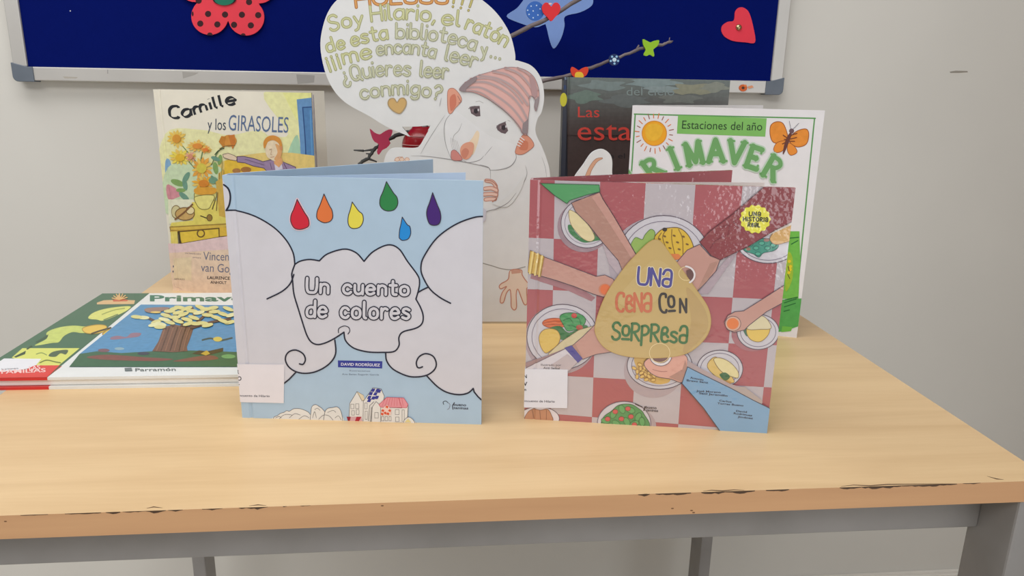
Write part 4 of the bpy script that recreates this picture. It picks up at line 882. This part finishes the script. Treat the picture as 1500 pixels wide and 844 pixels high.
pY = Plane((P0.x, P0.y, zz), (1, 0, 0), (0, 0, 1)); slab(mb, pY, [(-0.0006+0.009*math.cos(t)*0.55+0.001, 0.0095*math.sin(t)) for t in [k*math.pi/12 for k in range(24)]], 0.0004, mat((206, 200, 60), .5), front=0.0013)
slab(mb, Plane((P0.x-0.0003, P0.y, zz), (0, -1, 0), (0, 0, 1)), [(-0.008, -0.008), (-0.0005, -0.008), (-0.0005, 0.008), (-0.008, 0.008)], 0.0003, mat((206, 200, 60), .5))
o = mb.build('spine_sticker', root5); o['label'] = 'round yellow sticker on the dark spine'

# ============ white and green spring book at the right
root4, pl4, a, W4, H4, op4 = standing_book('board_book', 'tall white book with a green border, sun and orange butterfly, standing at the back right', (1120, 490), (1167, 495), (1204, 160), 1113, (222, 220, 222), (222, 220, 220), s=0.013, groove=False, rough=0.3,
    sheets=((0.12, 0.003, 0.985, 'page_block'),), inner=(222, 216, 160), th=0.005,
    P0=None) if False else (None,)*6
d0 = on_z((1120, 490)); d1 = on_z((1167, 495)); dr = (d1-d0).normalized()
pp = Plane(d1, dr, (0, 0, 1)); ul, hl_ = pp.uv((918, 300)); Wb = -ul
_, hb = pp.uv((921, 156)); _, hb2 = pp.uv((1204, 160))
P0 = d1+dr*ul
root4, pl4, a, W4, H4, op4 = standing_book('board_book', 'tall white book with a green border, sun and orange butterfly, standing at the back right', None, None, (1204, 160), 1114, (224, 222, 224), (222, 220, 220), s=0.016, groove=False, rough=0.3,
    sheets=((0.12, 0.003, 0.98, 'page_block'),), inner=(226, 220, 170), th=0.005, P0=P0, direc=dr, W=Wb, H=(hb+hb2)/2)
a.poly([(880, 120), (1260, 120), (1260, 540), (880, 540)], (224, 222, 224))
GR, GB = (126, 184, 100), (92, 152, 86)
a.frame(800, 100, 3.571)
for pts in ([(462, 240), (1408, 262)], [(1404, 262), (1340, 900), (1313, 1190)], [(466, 240), (446, 560), (420, 900)]): a.stroke(pts, 7, GB)
SN = (212, 124, 70)
for i in range(22):
    t = 2*math.pi*i/22+.1; r0, r1 = 80, 102 if i % 2 else 96
    a.stroke([(566+r0*math.cos(t), 340+r0*math.sin(t)), (566+r1*math.cos(t), 340+(r1+4)*math.sin(t))], 5, SN if i % 3 else (150, 100, 90))
a.ellipse(566, 340, 64, 64, (232, 164, 48), (214, 140, 50), 4, n=36); a.poly([(530, 300), (580, 290), (610, 320), (590, 370), (545, 380), (520, 350)], (236, 178, 60), True, finish='paint')
a.poly([(690, 246), (1154, 262), (1146, 358), (684, 342)], GR)
a.text('Estaciones del año', (710, 316), (1130, 326), 44, (50, 70, 50), shear=0.05)
OR, BN = (226, 142, 60), (104, 66, 62)
a.poly([(1262, 345), (1240, 290), (1205, 280), (1175, 300), (1172, 350), (1190, 388), (1240, 392), (1262, 375)], OR, True, (160, 90, 50), 4, finish='paint')
a.poly([(1285, 350), (1320, 325), (1360, 318), (1374, 345), (1362, 395), (1320, 412), (1285, 398), (1272, 375)], OR, True, (160, 90, 50), 4, finish='paint')
a.poly([(1255, 380), (1210, 388), (1190, 420), (1200, 440), (1230, 436), (1252, 410)], OR, True, (160, 90, 50), 3); a.poly([(1268, 390), (1300, 410), (1312, 440), (1280, 455), (1262, 430)], OR, True, (160, 90, 50), 3)
a.stroke([(1284, 330), (1262, 380), (1240, 448)], 20, BN, sm=True, taper=True); a.ellipse(1284, 328, 13, 13, (110, 84, 90), n=14)
for p in ([(1262, 365), (1240, 350)], [(1262, 372), (1246, 372)], [(1270, 372), (1310, 362)], [(1268, 382), (1300, 382)], [(1280, 350), (1312, 340)], [(1256, 385), (1236, 396)]): a.stroke(p, 5, (120, 70, 50))
a.stroke([(1280, 316), (1272, 276)], 2.5, (130, 130, 140)); a.stroke([(1292, 318), (1322, 288)], 2.5, (130, 130, 140))
# arched slab-serif title
SER = {'P': (.62, [[(.12, 0), (.12, 1)]], [[(.12, .96), (.42, .94), (.58, .76), (.42, .54), (.14, .52)]], [((0, 0), (.3, 0)), ((0, 1), (.2, 1))]), 'R': (.7, [[(.12, 0), (.12, 1)], [(.34, .5), (.62, 0)]], [[(.12, .96), (.42, .94), (.56, .76), (.42, .54), (.14, .52)]], [((0, 0), (.28, 0)), ((0, 1), (.2, 1)), ((.52, 0), (.74, 0))]),
       'I': (.3, [[(.15, 0), (.15, 1)]], [], [((0, 0), (.3, 0)), ((0, 1), (.3, 1))]), 'M': (.92, [[(.14, 0), (.16, 1)], [(.16, 1), (.46, .1)], [(.46, .1), (.76, 1)], [(.76, 1), (.78, 0)]], [], [((0, 0), (.26, 0)), ((.02, 1), (.2, 1)), ((.66, 0), (.92, 0)), ((.74, 1), (.9, 1))]),
       'A': (.8, [[(.08, 0), (.4, 1)], [(.4, 1), (.7, 0)], [(.2, .36), (.6, .36)]], [], [((0, 0), (.22, 0)), ((.56, 0), (.84, 0))]), 'V': (.8, [[(.1, 1), (.4, 0)], [(.4, 0), (.72, 1)]], [], [((0, 1), (.26, 1)), ((.58, 1), (.84, 1))]),
       'E': (.62, [[(.12, 0), (.12, 1)], [(.12, .97), (.54, .97)], [(.12, .5), (.42, .5)], [(.12, .03), (.58, .03)]], [], [((0, 0), (.2, 0)), ((0, 1), (.2, 1)), ((.54, .97), (.55, .8)), ((.58, .03), (.59, .2)), ((.42, .4), (.42, .6))])}
def serif(ch, o, ang, h, hw, rgb, wd):
    c, s_ = math.cos(ang), math.sin(ang)
    def q(p, adv): x = (p[0]-adv/2)*hw; y = p[1]*h; return (o[0]+x*c+y*s_, o[1]+x*s_-y*c)
    adv, th, sm_, se = SER[ch]; a.group()
    for t in th: a.stroke([q(p, adv) for p in t], wd, rgb)
    for t in sm_: a.stroke([q(p, adv) for p in t], wd*.8, rgb, sm=True)
    for t in se: a.stroke([q(p, adv) for p in t], wd*.42, rgb)
    a.end(rgb)
TG, TL = (112, 164, 104), (186, 208, 186)
for rgb, ew in ((TL, 14), (TG, 0)):
    for ch, o, ang, h in (('P', (470, 620), -50, 105), ('R', (590, 568), -36, 110), ('I', (690, 524), -22, 112), ('M', (785, 500), -12, 112), ('A', (890, 487), -2, 112), ('V', (985, 494), 8, 112), ('E', (1068, 520), 19, 112), ('R', (1158, 572), 30, 116), ('A', (1188, 702), 58, 84)):
        serif(ch, o, math.radians(ang), h, 122 if ch != 'M' else 112, rgb, 28+ew)
# grass panel on the lower part
a.frame(1100, 260, 3.376)
a.poly([(-400, 270), (240, 266), (244, 420), (235, 600), (-400, 600)], (112, 184, 80), finish='paint')
a.poly([(-200, 600), (60, 610), (250, 598), (238, 735), (160, 762), (-200, 780)], (84, 164, 84), finish='paint'); a.poly([(155, 735), (205, 740), (198, 760), (150, 765)], (110, 184, 76))
a.poly([(180, 380), (205, 395), (205, 500), (170, 560)], (156, 186, 60), True, finish='paint')
for p in ([(165, 640), (220, 622)], [(165, 620), (225, 600)], [(163, 662), (190, 655)], [(170, 605), (230, 592)], [(190, 300), (236, 296)], [(200, 330), (232, 312)]): a.stroke(p, 5, (40, 110, 56), taper=False)
for x, y in ((190, 415), (196, 440), (188, 470), (194, 455)): a.ellipse(x, y, 8, 8, (226, 200, 50), n=10)
a.stroke([(182, 480), (192, 500)], 4, (90, 80, 40)); a.stroke([(184, 440), (190, 462)], 4, (110, 80, 50))
finish_cover(a, root4, 0)

# ============ the mouse board
pc0 = on_z((706, 474)); pc1 = on_z((768, 474.3)); drc = (pc1-pc0).normalized(); drc = Vector((1, -0.03, 0)).normalized()
plc = Plane(pc0, drc, (0, 0, 1))
m1 = lambda p: (540+p[0]/3.945, 80+p[1]/3.945)
m3 = lambda p: (460+p[0]/4.167, p[1]/4.167)
bub = smooth([m3(p) for p in ((1228, 368), (1226, 320), (1195, 205), (1130, 98), (1045, 14), (930, -60), (780, -115), (600, -130), (420, -110), (260, -60), (150, -8), (85, 75), (48, 190), (40, 300), (68, 440), (120, 550), (200, 632), (330, 705), (440, 772), (585, 835))])
ml = [m3((538, 774))]+[m3((640, 772)), m3((712, 764))]+smooth([m3((694, 798)), m1((345, 440)), m1((322, 480)), m1((295, 525)), m1((265, 541)), m1((150, 540)), m1((110, 562)), m1((88, 620)), (560, 262), (559, 330), (566, 400), (590, 474)])
mr = [(812, 474.6), (868, 474.9), (872, 452)]+smooth([(872, 452), (886, 400), (897, 330), (897, 262), m1((1407, 680)), m1((1407, 610)), m1((1390, 570)), m1((1350, 547)), m1((1292, 568)), m1((1240, 640)), m1((1185, 720)), (824, 300)])+smooth([(818, 318), (812, 310), (809, 290), m1((1050, 720)), m1((1040, 640)), m1((1005, 540)), m1((965, 450)), m1((975, 375)), m1((1000, 330)), m1((1014, 250)), m1((1005, 165)), m1((975, 100)), m1((930, 58)), m1((860, 34))])
OUT = bub+ml+mr
uvo = [plc.uv(p) for p in OUT]
uvo = [(x, max(0.0, y)) for x, y in uvo]
mb = MB(); CARD = mat((222, 223, 222), 0.65); KRAFT = noise_mat('cut_board_edge', (176, 160, 134), (196, 182, 158), 80, 0.8)
nb = len(mb.f); slab(mb, plc, uvo, 0.006, CARD)
ks = mb.slot(KRAFT)
a = Art(plc, mb=mb, rough=0.65); a.rect = None
a.poly([(700, 471.2), (772, 471.2), (772, 474.6), (700, 474.4)], (186, 172, 146))
OD, OLV, OR2, ORL = (166, 166, 122), (206, 208, 168), (176, 116, 60), (216, 160, 96)
a.frame(460, 0, 4.167)
GRN = (((168, 168, 118), 18), ((204, 206, 158), 8))
GRY = (((166, 168, 134), 17), ((204, 206, 178), 7))
a.letters('HOLAAA', [(258, 45), (420, 28), (600, 20), (815, 22)], 95, ((OR2, 20), (ORL, 10)), space=.12)
a.letters('!!!', [(845, 42), (895, 50), (945, 66)], 80, (((150, 140, 90), 16), ((200, 190, 120), 8)), space=.5)
a.letters('Soy', [(104, 190), (190, 168), (300, 152)], 90, GRN, space=.2)
a.letters('Hilario,', [(352, 130), (500, 116), (640, 121), (735, 135)], 92, GRN, space=.16)
a.letters('el', [(782, 148), (830, 152), (885, 158)], 92, GRN, space=.2)
a.letters('ratón', [(922, 174), (1000, 205), (1080, 240), (1162, 285)], 92, GRN, space=.18)
a.letters('de', [(86, 320), (130, 306), (188, 296)], 82, GRN)
a.letters('esta', [(236, 282), (350, 252), (450, 236)], 84, GRN, space=.18)
a.letters('biblioteca', [(502, 232), (640, 236), (800, 258), (895, 283), (978, 308)], 90, GRY, space=.16)
a.letters('y...', [(1022, 342), (1060, 344), (1135, 362)], 84, GRY, space=.34)
a.letters('¡¡¡me', [(92, 420), (190, 388), (352, 352)], 92, GRN, space=.2)
a.letters('encanta', [(388, 336), (520, 324), (630, 331), (734, 354)], 82, GRY, space=.16)
a.letters('leer', [(800, 366), (880, 384), (985, 412)], 92, GRY, space=.18)
a.letters('¿Quieres', [(186, 512), (300, 478), (440, 460), (585, 462)], 92, GRY, space=.18)
a.letters('leer', [(648, 464), (730, 472), (815, 478)], 92, GRY, space=.18)
a.letters('conmigo?', [(290, 606), (420, 584), (560, 574), (660, 584), (760, 612)], 86, GRY, space=.18)
HT = [(507, 625), (525, 603), (548, 600), (563, 620), (558, 650), (538, 680), (520, 692), (490, 680), (462, 655), (452, 630), (462, 606), (488, 602)]
a.poly(HT, (206, 170, 110), True); a.stroke(smooth(HT, True), 7, (176, 150, 108))
a.frame(540, 80, 3.945)
PEN, PALE = (150, 148, 148), (190, 188, 186)
# soft pencil shading shapes of the drawn mouse
a.poly([(455, 335), (510, 330), (700, 470), (840, 520), (860, 600), (800, 650), (700, 665), (560, 625), (480, 600), (440, 520), (435, 420)], (225, 226, 226), True)
a.poly([(300, 580), (360, 500), (440, 420), (445, 520), (475, 600), (380, 592)], (219, 220, 219), True)
for p, wd in (([(478, 338), (446, 380), (436, 440), (446, 520), (475, 600)], 4), ([(540, 395), (520, 440), (492, 470), (486, 520)], 2.5), ([(545, 610), (580, 624), (640, 610), (665, 585)], 4), ([(715, 530), (690, 560), (670, 585)], 2.5), ([(845, 560), (852, 600), (820, 645), (760, 665), (700, 668)], 5), ([(700, 668), (690, 650), (640, 635)], 3), ([(905, 640), (915, 690), (890, 750), (840, 820)], 3), ([(440, 350), (380, 440), (330, 520), (300, 575)], 2.5), ([(245, 585), (340, 588), (460, 604), (560, 622), (680, 650), (702, 668), (704, 720)], 4), ([(1000, 590), (1020, 650), (1030, 720)], 2), ([(470, 560), (500, 640), (530, 660)], 0.1), ([(420, 250), (410, 300)], 2.5)):
    if wd > 1: a.stroke(p, wd, PEN, sm=True, taper=True)
for i in range(5): a.stroke([(475+i*9, 480+i*5), (480+i*10, 530), (500+i*8, 575)], 2, PALE, sm=True)
# ears
a.poly([(460, 205), (490, 195), (522, 225), (538, 262), (520, 290), (500, 310), (478, 340), (460, 330), (455, 260)], (222, 158, 134), True, (176, 120, 104), 3)
a.poly([(470, 250), (500, 230), (505, 290), (475, 325)], (206, 124, 100), True); a.stroke([(515, 240), (535, 275), (520, 280)], 3, (150, 100, 96))
a.poly([(852, 540), (878, 480), (905, 462), (940, 490), (955, 525), (930, 552), (890, 576), (850, 572)], (218, 150, 124), True, (170, 112, 96), 3)
a.poly([(870, 545), (890, 500), (920, 505), (915, 550)], (206, 126, 98), True)
for i in range(4): a.stroke([(855+i*8, 520-i*14), (875+i*8, 530-i*12)], 5, (234, 232, 230))
# eyes
for e, hl2 in (([(583, 302), (612, 296), (642, 300), (646, 356), (622, 358), (592, 340)], (600, 318)), ([(738, 412), (770, 395), (790, 388), (806, 440), (790, 458), (766, 452), (744, 436)], (760, 414))):
    a.poly(e, (104, 88, 92)); a.ellipse(hl2[0]+20, hl2[1]+8, 13, 15, (52, 44, 50), n=14); a.ellipse(hl2[0]+34, hl2[1]+2, 5, 8, (206, 200, 204), n=8)
    a.ellipse(hl2[0]+2, hl2[1]+6, 6, 10, (140, 120, 124), n=8)
a.stroke([(578, 312), (596, 300), (640, 298)], 4, (120, 110, 112)); a.stroke([(738, 424), (752, 404), (792, 388)], 4, (120, 110, 112)); a.stroke([(620, 272), (640, 268), (662, 280)], 4, PALE); a.stroke([(805, 380), (818, 385)], 4, PALE)
# nose and mouth
a.poly([(600, 480), (625, 440), (640, 460), (628, 520), (600, 580), (575, 520)], (236, 216, 186), True)
a.poly([(530, 540), (555, 512), (590, 505), (608, 520), (604, 560), (585, 595), (560, 606), (535, 590)], (222, 160, 134), True); a.poly([(536, 560), (560, 540), (580, 560), (560, 600), (540, 590)], (206, 134, 112), True)
a.poly([(478, 560), (500, 552), (528, 580), (540, 608), (500, 612), (478, 600)], (206, 136, 128), True, (150, 100, 100), 2.5)
# cap
CAP = [(524, 200), (560, 160), (620, 125), (700, 100), (790, 76), (850, 74), (910, 92), (955, 130), (980, 190), (985, 250), (968, 325), (957, 300), (962, 262), (945, 240), (926, 246), (930, 300), (922, 370), (915, 460), (886, 452), (870, 415), (800, 338), (700, 262), (610, 220), (545, 212)]
CP = smooth(CAP, True, 5)
a.poly(CP, (222, 176, 168))
CG, CG2 = (180, 160, 160), (204, 168, 162)
for p, wd in (([(535, 200), (640, 190), (740, 240), (830, 310), (900, 400)], 9), ([(560, 165), (680, 160), (800, 220), (870, 290), (915, 370)], 9), ([(590, 140), (710, 140), (820, 200), (890, 280)], 7), ([(640, 122), (750, 140), (850, 200), (920, 290)], 9), ([(720, 97), (810, 120), (880, 180), (930, 246)], 9), ([(790, 78), (870, 110), (940, 190), (962, 250)], 9), ([(545, 205), (640, 216), (720, 268), (820, 352), (888, 440)], 5), ([(860, 76), (930, 120), (975, 200)], 6)):
    a.stroke(p, wd*1.9, CG2, sm=True); a.stroke(p, wd, CG, sm=True)
a.poly([(524, 200), (560, 162), (620, 127), (620, 150), (570, 190), (560, 212)], (146, 132, 134), True); a.poly([(886, 452), (890, 400), (922, 370), (915, 460)], (146, 134, 136)); a.poly([(957, 300), (962, 262), (980, 240), (985, 255), (968, 325)], (154, 142, 144)); a.poly([(930, 120), (960, 150), (975, 230), (945, 240)], (178, 146, 146), True)
a.stroke(CP+[CP[0]], 2.5, (140, 120, 124))
# little paws, foot and tail line
def finger(pts, wd): a.stroke(pts, wd, (196, 140, 122), sm=True); a.stroke(pts, wd*.6, (230, 196, 180), sm=True)
for pts in (([(735, 760), (715, 735), (680, 728)], [(740, 785), (710, 772), (672, 775)], [(738, 810), (708, 805), (668, 808)], [(730, 835), (705, 835), (676, 838)])): finger(pts, 24)
a.stroke([(672, 726), (715, 733), (745, 770), (742, 825), (715, 850)], 5, (186, 130, 112), sm=True)
a.stroke([(150, 612), (165, 595), (195, 592)], 5, (206, 166, 146), sm=True)
for x in (165, 192, 222): a.ellipse(x, 606, 13, 11, (232, 206, 186), (206, 160, 136), 3, n=12)
a.poly([(690, 850), (740, 858), (830, 790), (900, 700), (880, 780), (800, 880)], (219, 220, 218), True)
a.poly([(1250, 710), (1275, 650), (1310, 605), (1345, 596), (1350, 602), (1320, 620), (1290, 665), (1270, 715)], (214, 166, 136), True, (170, 120, 96), 2.5)
a.frame(640, 280, 4.22)
a.stroke([(290, 180), (300, 130), (370, 108), (440, 70), (490, 10)], 5, PEN, sm=True, taper=True); a.stroke([(280, 445), (340, 462), (400, 480), (470, 486), (545, 468)], 6, (156, 154, 148), sm=True)
a.poly([(285, 100), (306, 120), (300, 180), (284, 196)], (206, 204, 214))
FT = [(455, 490), (520, 488), (528, 520), (560, 565), (600, 590), (590, 612), (556, 600), (558, 690), (540, 700), (522, 660), (500, 606), (490, 640), (492, 715), (478, 735), (460, 715), (458, 660), (452, 610), (430, 630), (412, 685), (394, 690), (392, 665), (405, 625), (430, 590), (396, 604), (385, 590), (398, 572), (440, 545)]
a.poly(FT, (228, 208, 190), True); a.stroke(smooth(FT, True), 6, (196, 134, 112))
a.poly([(458, 488), (518, 488), (520, 505), (462, 512)], (206, 158, 138))
mbo = mb.build('cardboard_display', origin=pc0)
tag(mbo, 'white cut-out board of a drawn mouse in a striped cap with a lettered speech bubble', 'display board')

# ============ the magazine-sized hardcover lying at the left
MZ = T+0.0125
cTL = on_z((150, 430), MZ); cA = on_z((345, 552.5), MZ); cF = on_z((69, 553), MZ)
ux = (cA-cF).normalized(); uy = Vector((-ux.y, ux.x, 0))
e0 = on_z((0, 532.5), MZ)
lf = (cTL-e0).normalized(); lp = Vector((lf.y, -lf.x, 0))      # left edge and its normal
ux = (ux+lp).normalized(); uy = Vector((-ux.y, ux.x, 0))       # best right angle through both edges
depth = (cTL-cF).dot(uy); org = cTL-uy*depth
Wm = 0.262
mag = thing('picture_book', 'thin white and green book lying flat over the left table edge', 'book', (org.x, org.y, T), math.atan2(ux.y, ux.x), 'picture books on display')
plm = Plane(org, ux, uy)
mb = MB(); WC = mat((224, 226, 224), 0.3); RC = mat((206, 52, 50), 0.3)
mb.box(plm.pt(0, 0, 0), ux*Wm, uy*depth, Vector((0, 0, -0.0028)), WC)
fr = plm.uv((69, 553))[0]
mb.box(plm.pt(-0.0002, -0.0003, 0.00001), ux*(fr+0.0002), uy*0.03, Vector((0, 0, -0.00285)), RC)
a = Art(plm, rect=(0, Wm, 0, depth), mb=mb, rough=0.28)
a.frame(0, 400, 3.945)
a.poly([(-600, 700), (-300, 480), (500, 60), (640, 60), (600, 112), (870, 112), (272, 605), (272, 640), (-100, 700)], (66, 106, 80))
YG = (212, 216, 110)
a.poly([(68, 490), (130, 435), (460, 435), (340, 535), (215, 535)], YG)
a.poly([(-80, 560), (24, 495), (238, 497), (200, 545), (-80, 600)], (226, 226, 230)); a.poly([(-80, 640), (-40, 575), (150, 560), (200, 535), (345, 535), (270, 607), (-80, 610)], (214, 58, 52))
a.text('la primavera', (10, 562), (106, 556), 9, (90, 90, 100)); a.text('FAMILIAS', (8, 584), (265, 574), 22, (240, 200, 196), bold=.02); a.text('LAS', (170, 568), (235, 558), 26, (240, 200, 196), bold=.02)
a.poly([(270, 345), (330, 318), (420, 305), (500, 310), (610, 305), (600, 340), (480, 348), (420, 342), (370, 365), (340, 400), (300, 405), (200, 420), (270, 380)], (196, 208, 110), True, finish='paint')
a.poly([(480, 318), (560, 300), (615, 308), (600, 340), (540, 352), (490, 345)], (226, 190, 84), True, (170, 140, 60), 4); a.poly([(600, 345), (640, 322), (690, 320), (692, 342), (640, 356), (595, 358)], (230, 198, 90), True, (170, 140, 60), 4)
a.stroke([(530, 352), (580, 335), (640, 318)], 9, (70, 60, 40), sm=True)
a.poly([(510, 262), (540, 230), (620, 205), (740, 192), (750, 205), (700, 235), (600, 275), (560, 270)], (214, 216, 120), True, finish='paint'); a.stroke([(590, 240), (660, 215), (720, 205)], 5, (150, 160, 80), sm=True); a.stroke([(600, 272), (680, 240)], 5, (90, 120, 80))
a.poly([(80, 485), (150, 450), (145, 470), (92, 490)], (44, 72, 44)); a.poly([(150, 440), (180, 420), (190, 424), (160, 444)], (44, 72, 44)); a.poly([(205, 400), (280, 355), (275, 372), (215, 405)], (50, 80, 52))
a.poly([(280, 480), (310, 455), (390, 445), (380, 472), (350, 465), (320, 485)], (74, 96, 70), True); a.stroke([(230, 520), (270, 505), (320, 515), (350, 520)], 6, (110, 120, 50), sm=True); a.stroke([(210, 470), (240, 462), (270, 475)], 5, (130, 150, 80), sm=True)
a.poly([(560, 172), (600, 158), (660, 156), (690, 120), (700, 156), (780, 158), (775, 180), (560, 182)], (216, 180, 130)); a.poly([(650, 156), (690, 148), (740, 156), (735, 164), (655, 166)], (200, 100, 64))
for i in range(7): a.stroke([(692, 156), (692+46*math.cos(math.pi*(1.1+.13*i)), 156+34*math.sin(math.pi*(1.1+.13*i)))], 6, (222, 176, 110))
a.poly([(815, 184), (1700, 190), (1700, 545), (400, 545), (460, 470)], (84, 142, 184), finish='paint')
a.poly([(460, 470), (560, 455), (700, 465), (880, 455), (1100, 450), (1700, 470), (1700, 545), (400, 545)], (58, 100, 72), finish='paint')
a.poly([(500, 490), (620, 475), (840, 490), (1000, 500), (900, 512), (620, 505)], (124, 76, 68), True, finish='paint'); a.poly([(1000, 512), (1200, 478), (1260, 500), (1120, 512)], (124, 80, 66), True, finish='paint')
a.ellipse(1320, 485, 40, 12, (110, 160, 100), finish='paint'); a.ellipse(600, 450, 34, 10, (120, 86, 96)); a.ellipse(690, 440, 28, 8, (140, 170, 180)); a.ellipse(830, 468, 36, 9, (60, 64, 80)); a.poly([(1110, 470), (1150, 450), (1200, 455), (1290, 435), (1290, 455), (1200, 480)], (70, 60, 40)); a.poly([(1160, 470), (1195, 450), (1215, 470), (1190, 480)], (190, 160, 60))
TR = (116, 82, 66)
a.poly([(945, 318), (1000, 300), (1060, 310), (1120, 318), (1100, 380), (1080, 430), (1085, 455), (1000, 462), (880, 455), (915, 400)], TR, finish='paint')
for i in range(7): a.stroke([(955+i*24, 318), (930+i*24, 390), (905+i*26, 452)], 5, (84, 58, 46) if i % 2 else (146, 106, 84), sm=True)
for p in ([(960, 325), (920, 295), (860, 265)], [(1000, 310), (990, 260), (960, 230)], [(1050, 310), (1060, 250), (1040, 210)], [(1100, 318), (1150, 280), (1220, 215)], [(1110, 322), (1220, 290), (1330, 270)], [(1080, 310), (1120, 250), (1110, 205)]): a.stroke(p, 14, (88, 64, 56), sm=True)
random.seed(3)
for x, y in ((830, 262), (790, 258), (905, 285), (930, 300), (890, 305), (925, 318), (980, 225), (1010, 210), (960, 250), (1040, 205), (1080, 210), (1110, 225), (1060, 245), (1010, 262), (980, 290), (1030, 285), (1080, 275), (1120, 265), (1090, 300), (1150, 235), (1190, 215), (1230, 208), (1240, 230), (1200, 250), (1250, 265), (1290, 245), (1320, 215), (1330, 290), (1290, 285), (1170, 295), (1200, 310), (1130, 300), (1340, 250), (1160, 205), (950, 275), (1030, 235)):
    a.ellipse(x, y, 34, 11, (214, 208, 140) if random.random() > .3 else (226, 222, 170), rot=random.uniform(-20, 20), n=14, finish='paint')
a.poly([(835, 215), (870, 205), (965, 203), (975, 212), (900, 235), (850, 232)], (150, 120, 110), True); a.ellipse(900, 232, 30, 6, (220, 190, 110))
a.poly([(640, 375), (680, 365), (730, 372), (760, 350), (815, 350), (800, 370), (740, 378), (650, 388)], (144, 112, 130), True)
a.stroke([(1170, 390), (1220, 380), (1260, 395), (1340, 378)], 10, (60, 80, 80), sm=True); a.ellipse(1258, 385, 26, 14, (206, 186, 90))
a.text('Primavera', (866, 163), (1560, 163), 34, (54, 116, 90), bold=.03, shear=-0.9 if False else 0.0)
a.poly([(720, 552), (760, 550), (765, 568), (722, 570)], (110, 120, 120)); a.text('Parramón', (782, 570), (1015, 567), 17, (90, 100, 100), bold=.005)
mb.build('front_cover', mag)
mb = MB(); mb.box(plm.pt(0.004, 0.004, -0.0030), ux*(Wm-0.008), uy*(depth-0.008), Vector((0, 0, -0.0064)), PAGEM); mb.build('page_block', mag)
mb = MB(); z0 = -(MZ-T); mb.box(plm.pt(0.0, 0.0, z0), ux*Wm, uy*depth, Vector((0, 0, 0.0028)), WC)
mb.box(plm.pt(-0.0002, -0.0003, z0-0.00001), ux*(fr+0.0002), uy*0.03, Vector((0, 0, 0.00285)), RC); mb.build('back_cover', mag)
mb = MB(); mb.box(plm.pt(-0.0003, 0.0003, -0.0028), ux*0.0022, uy*(depth-0.0006), Vector((0, 0, -(MZ-T-0.0056))), mat((66, 106, 80), .3)); mb.build('spine', mag)
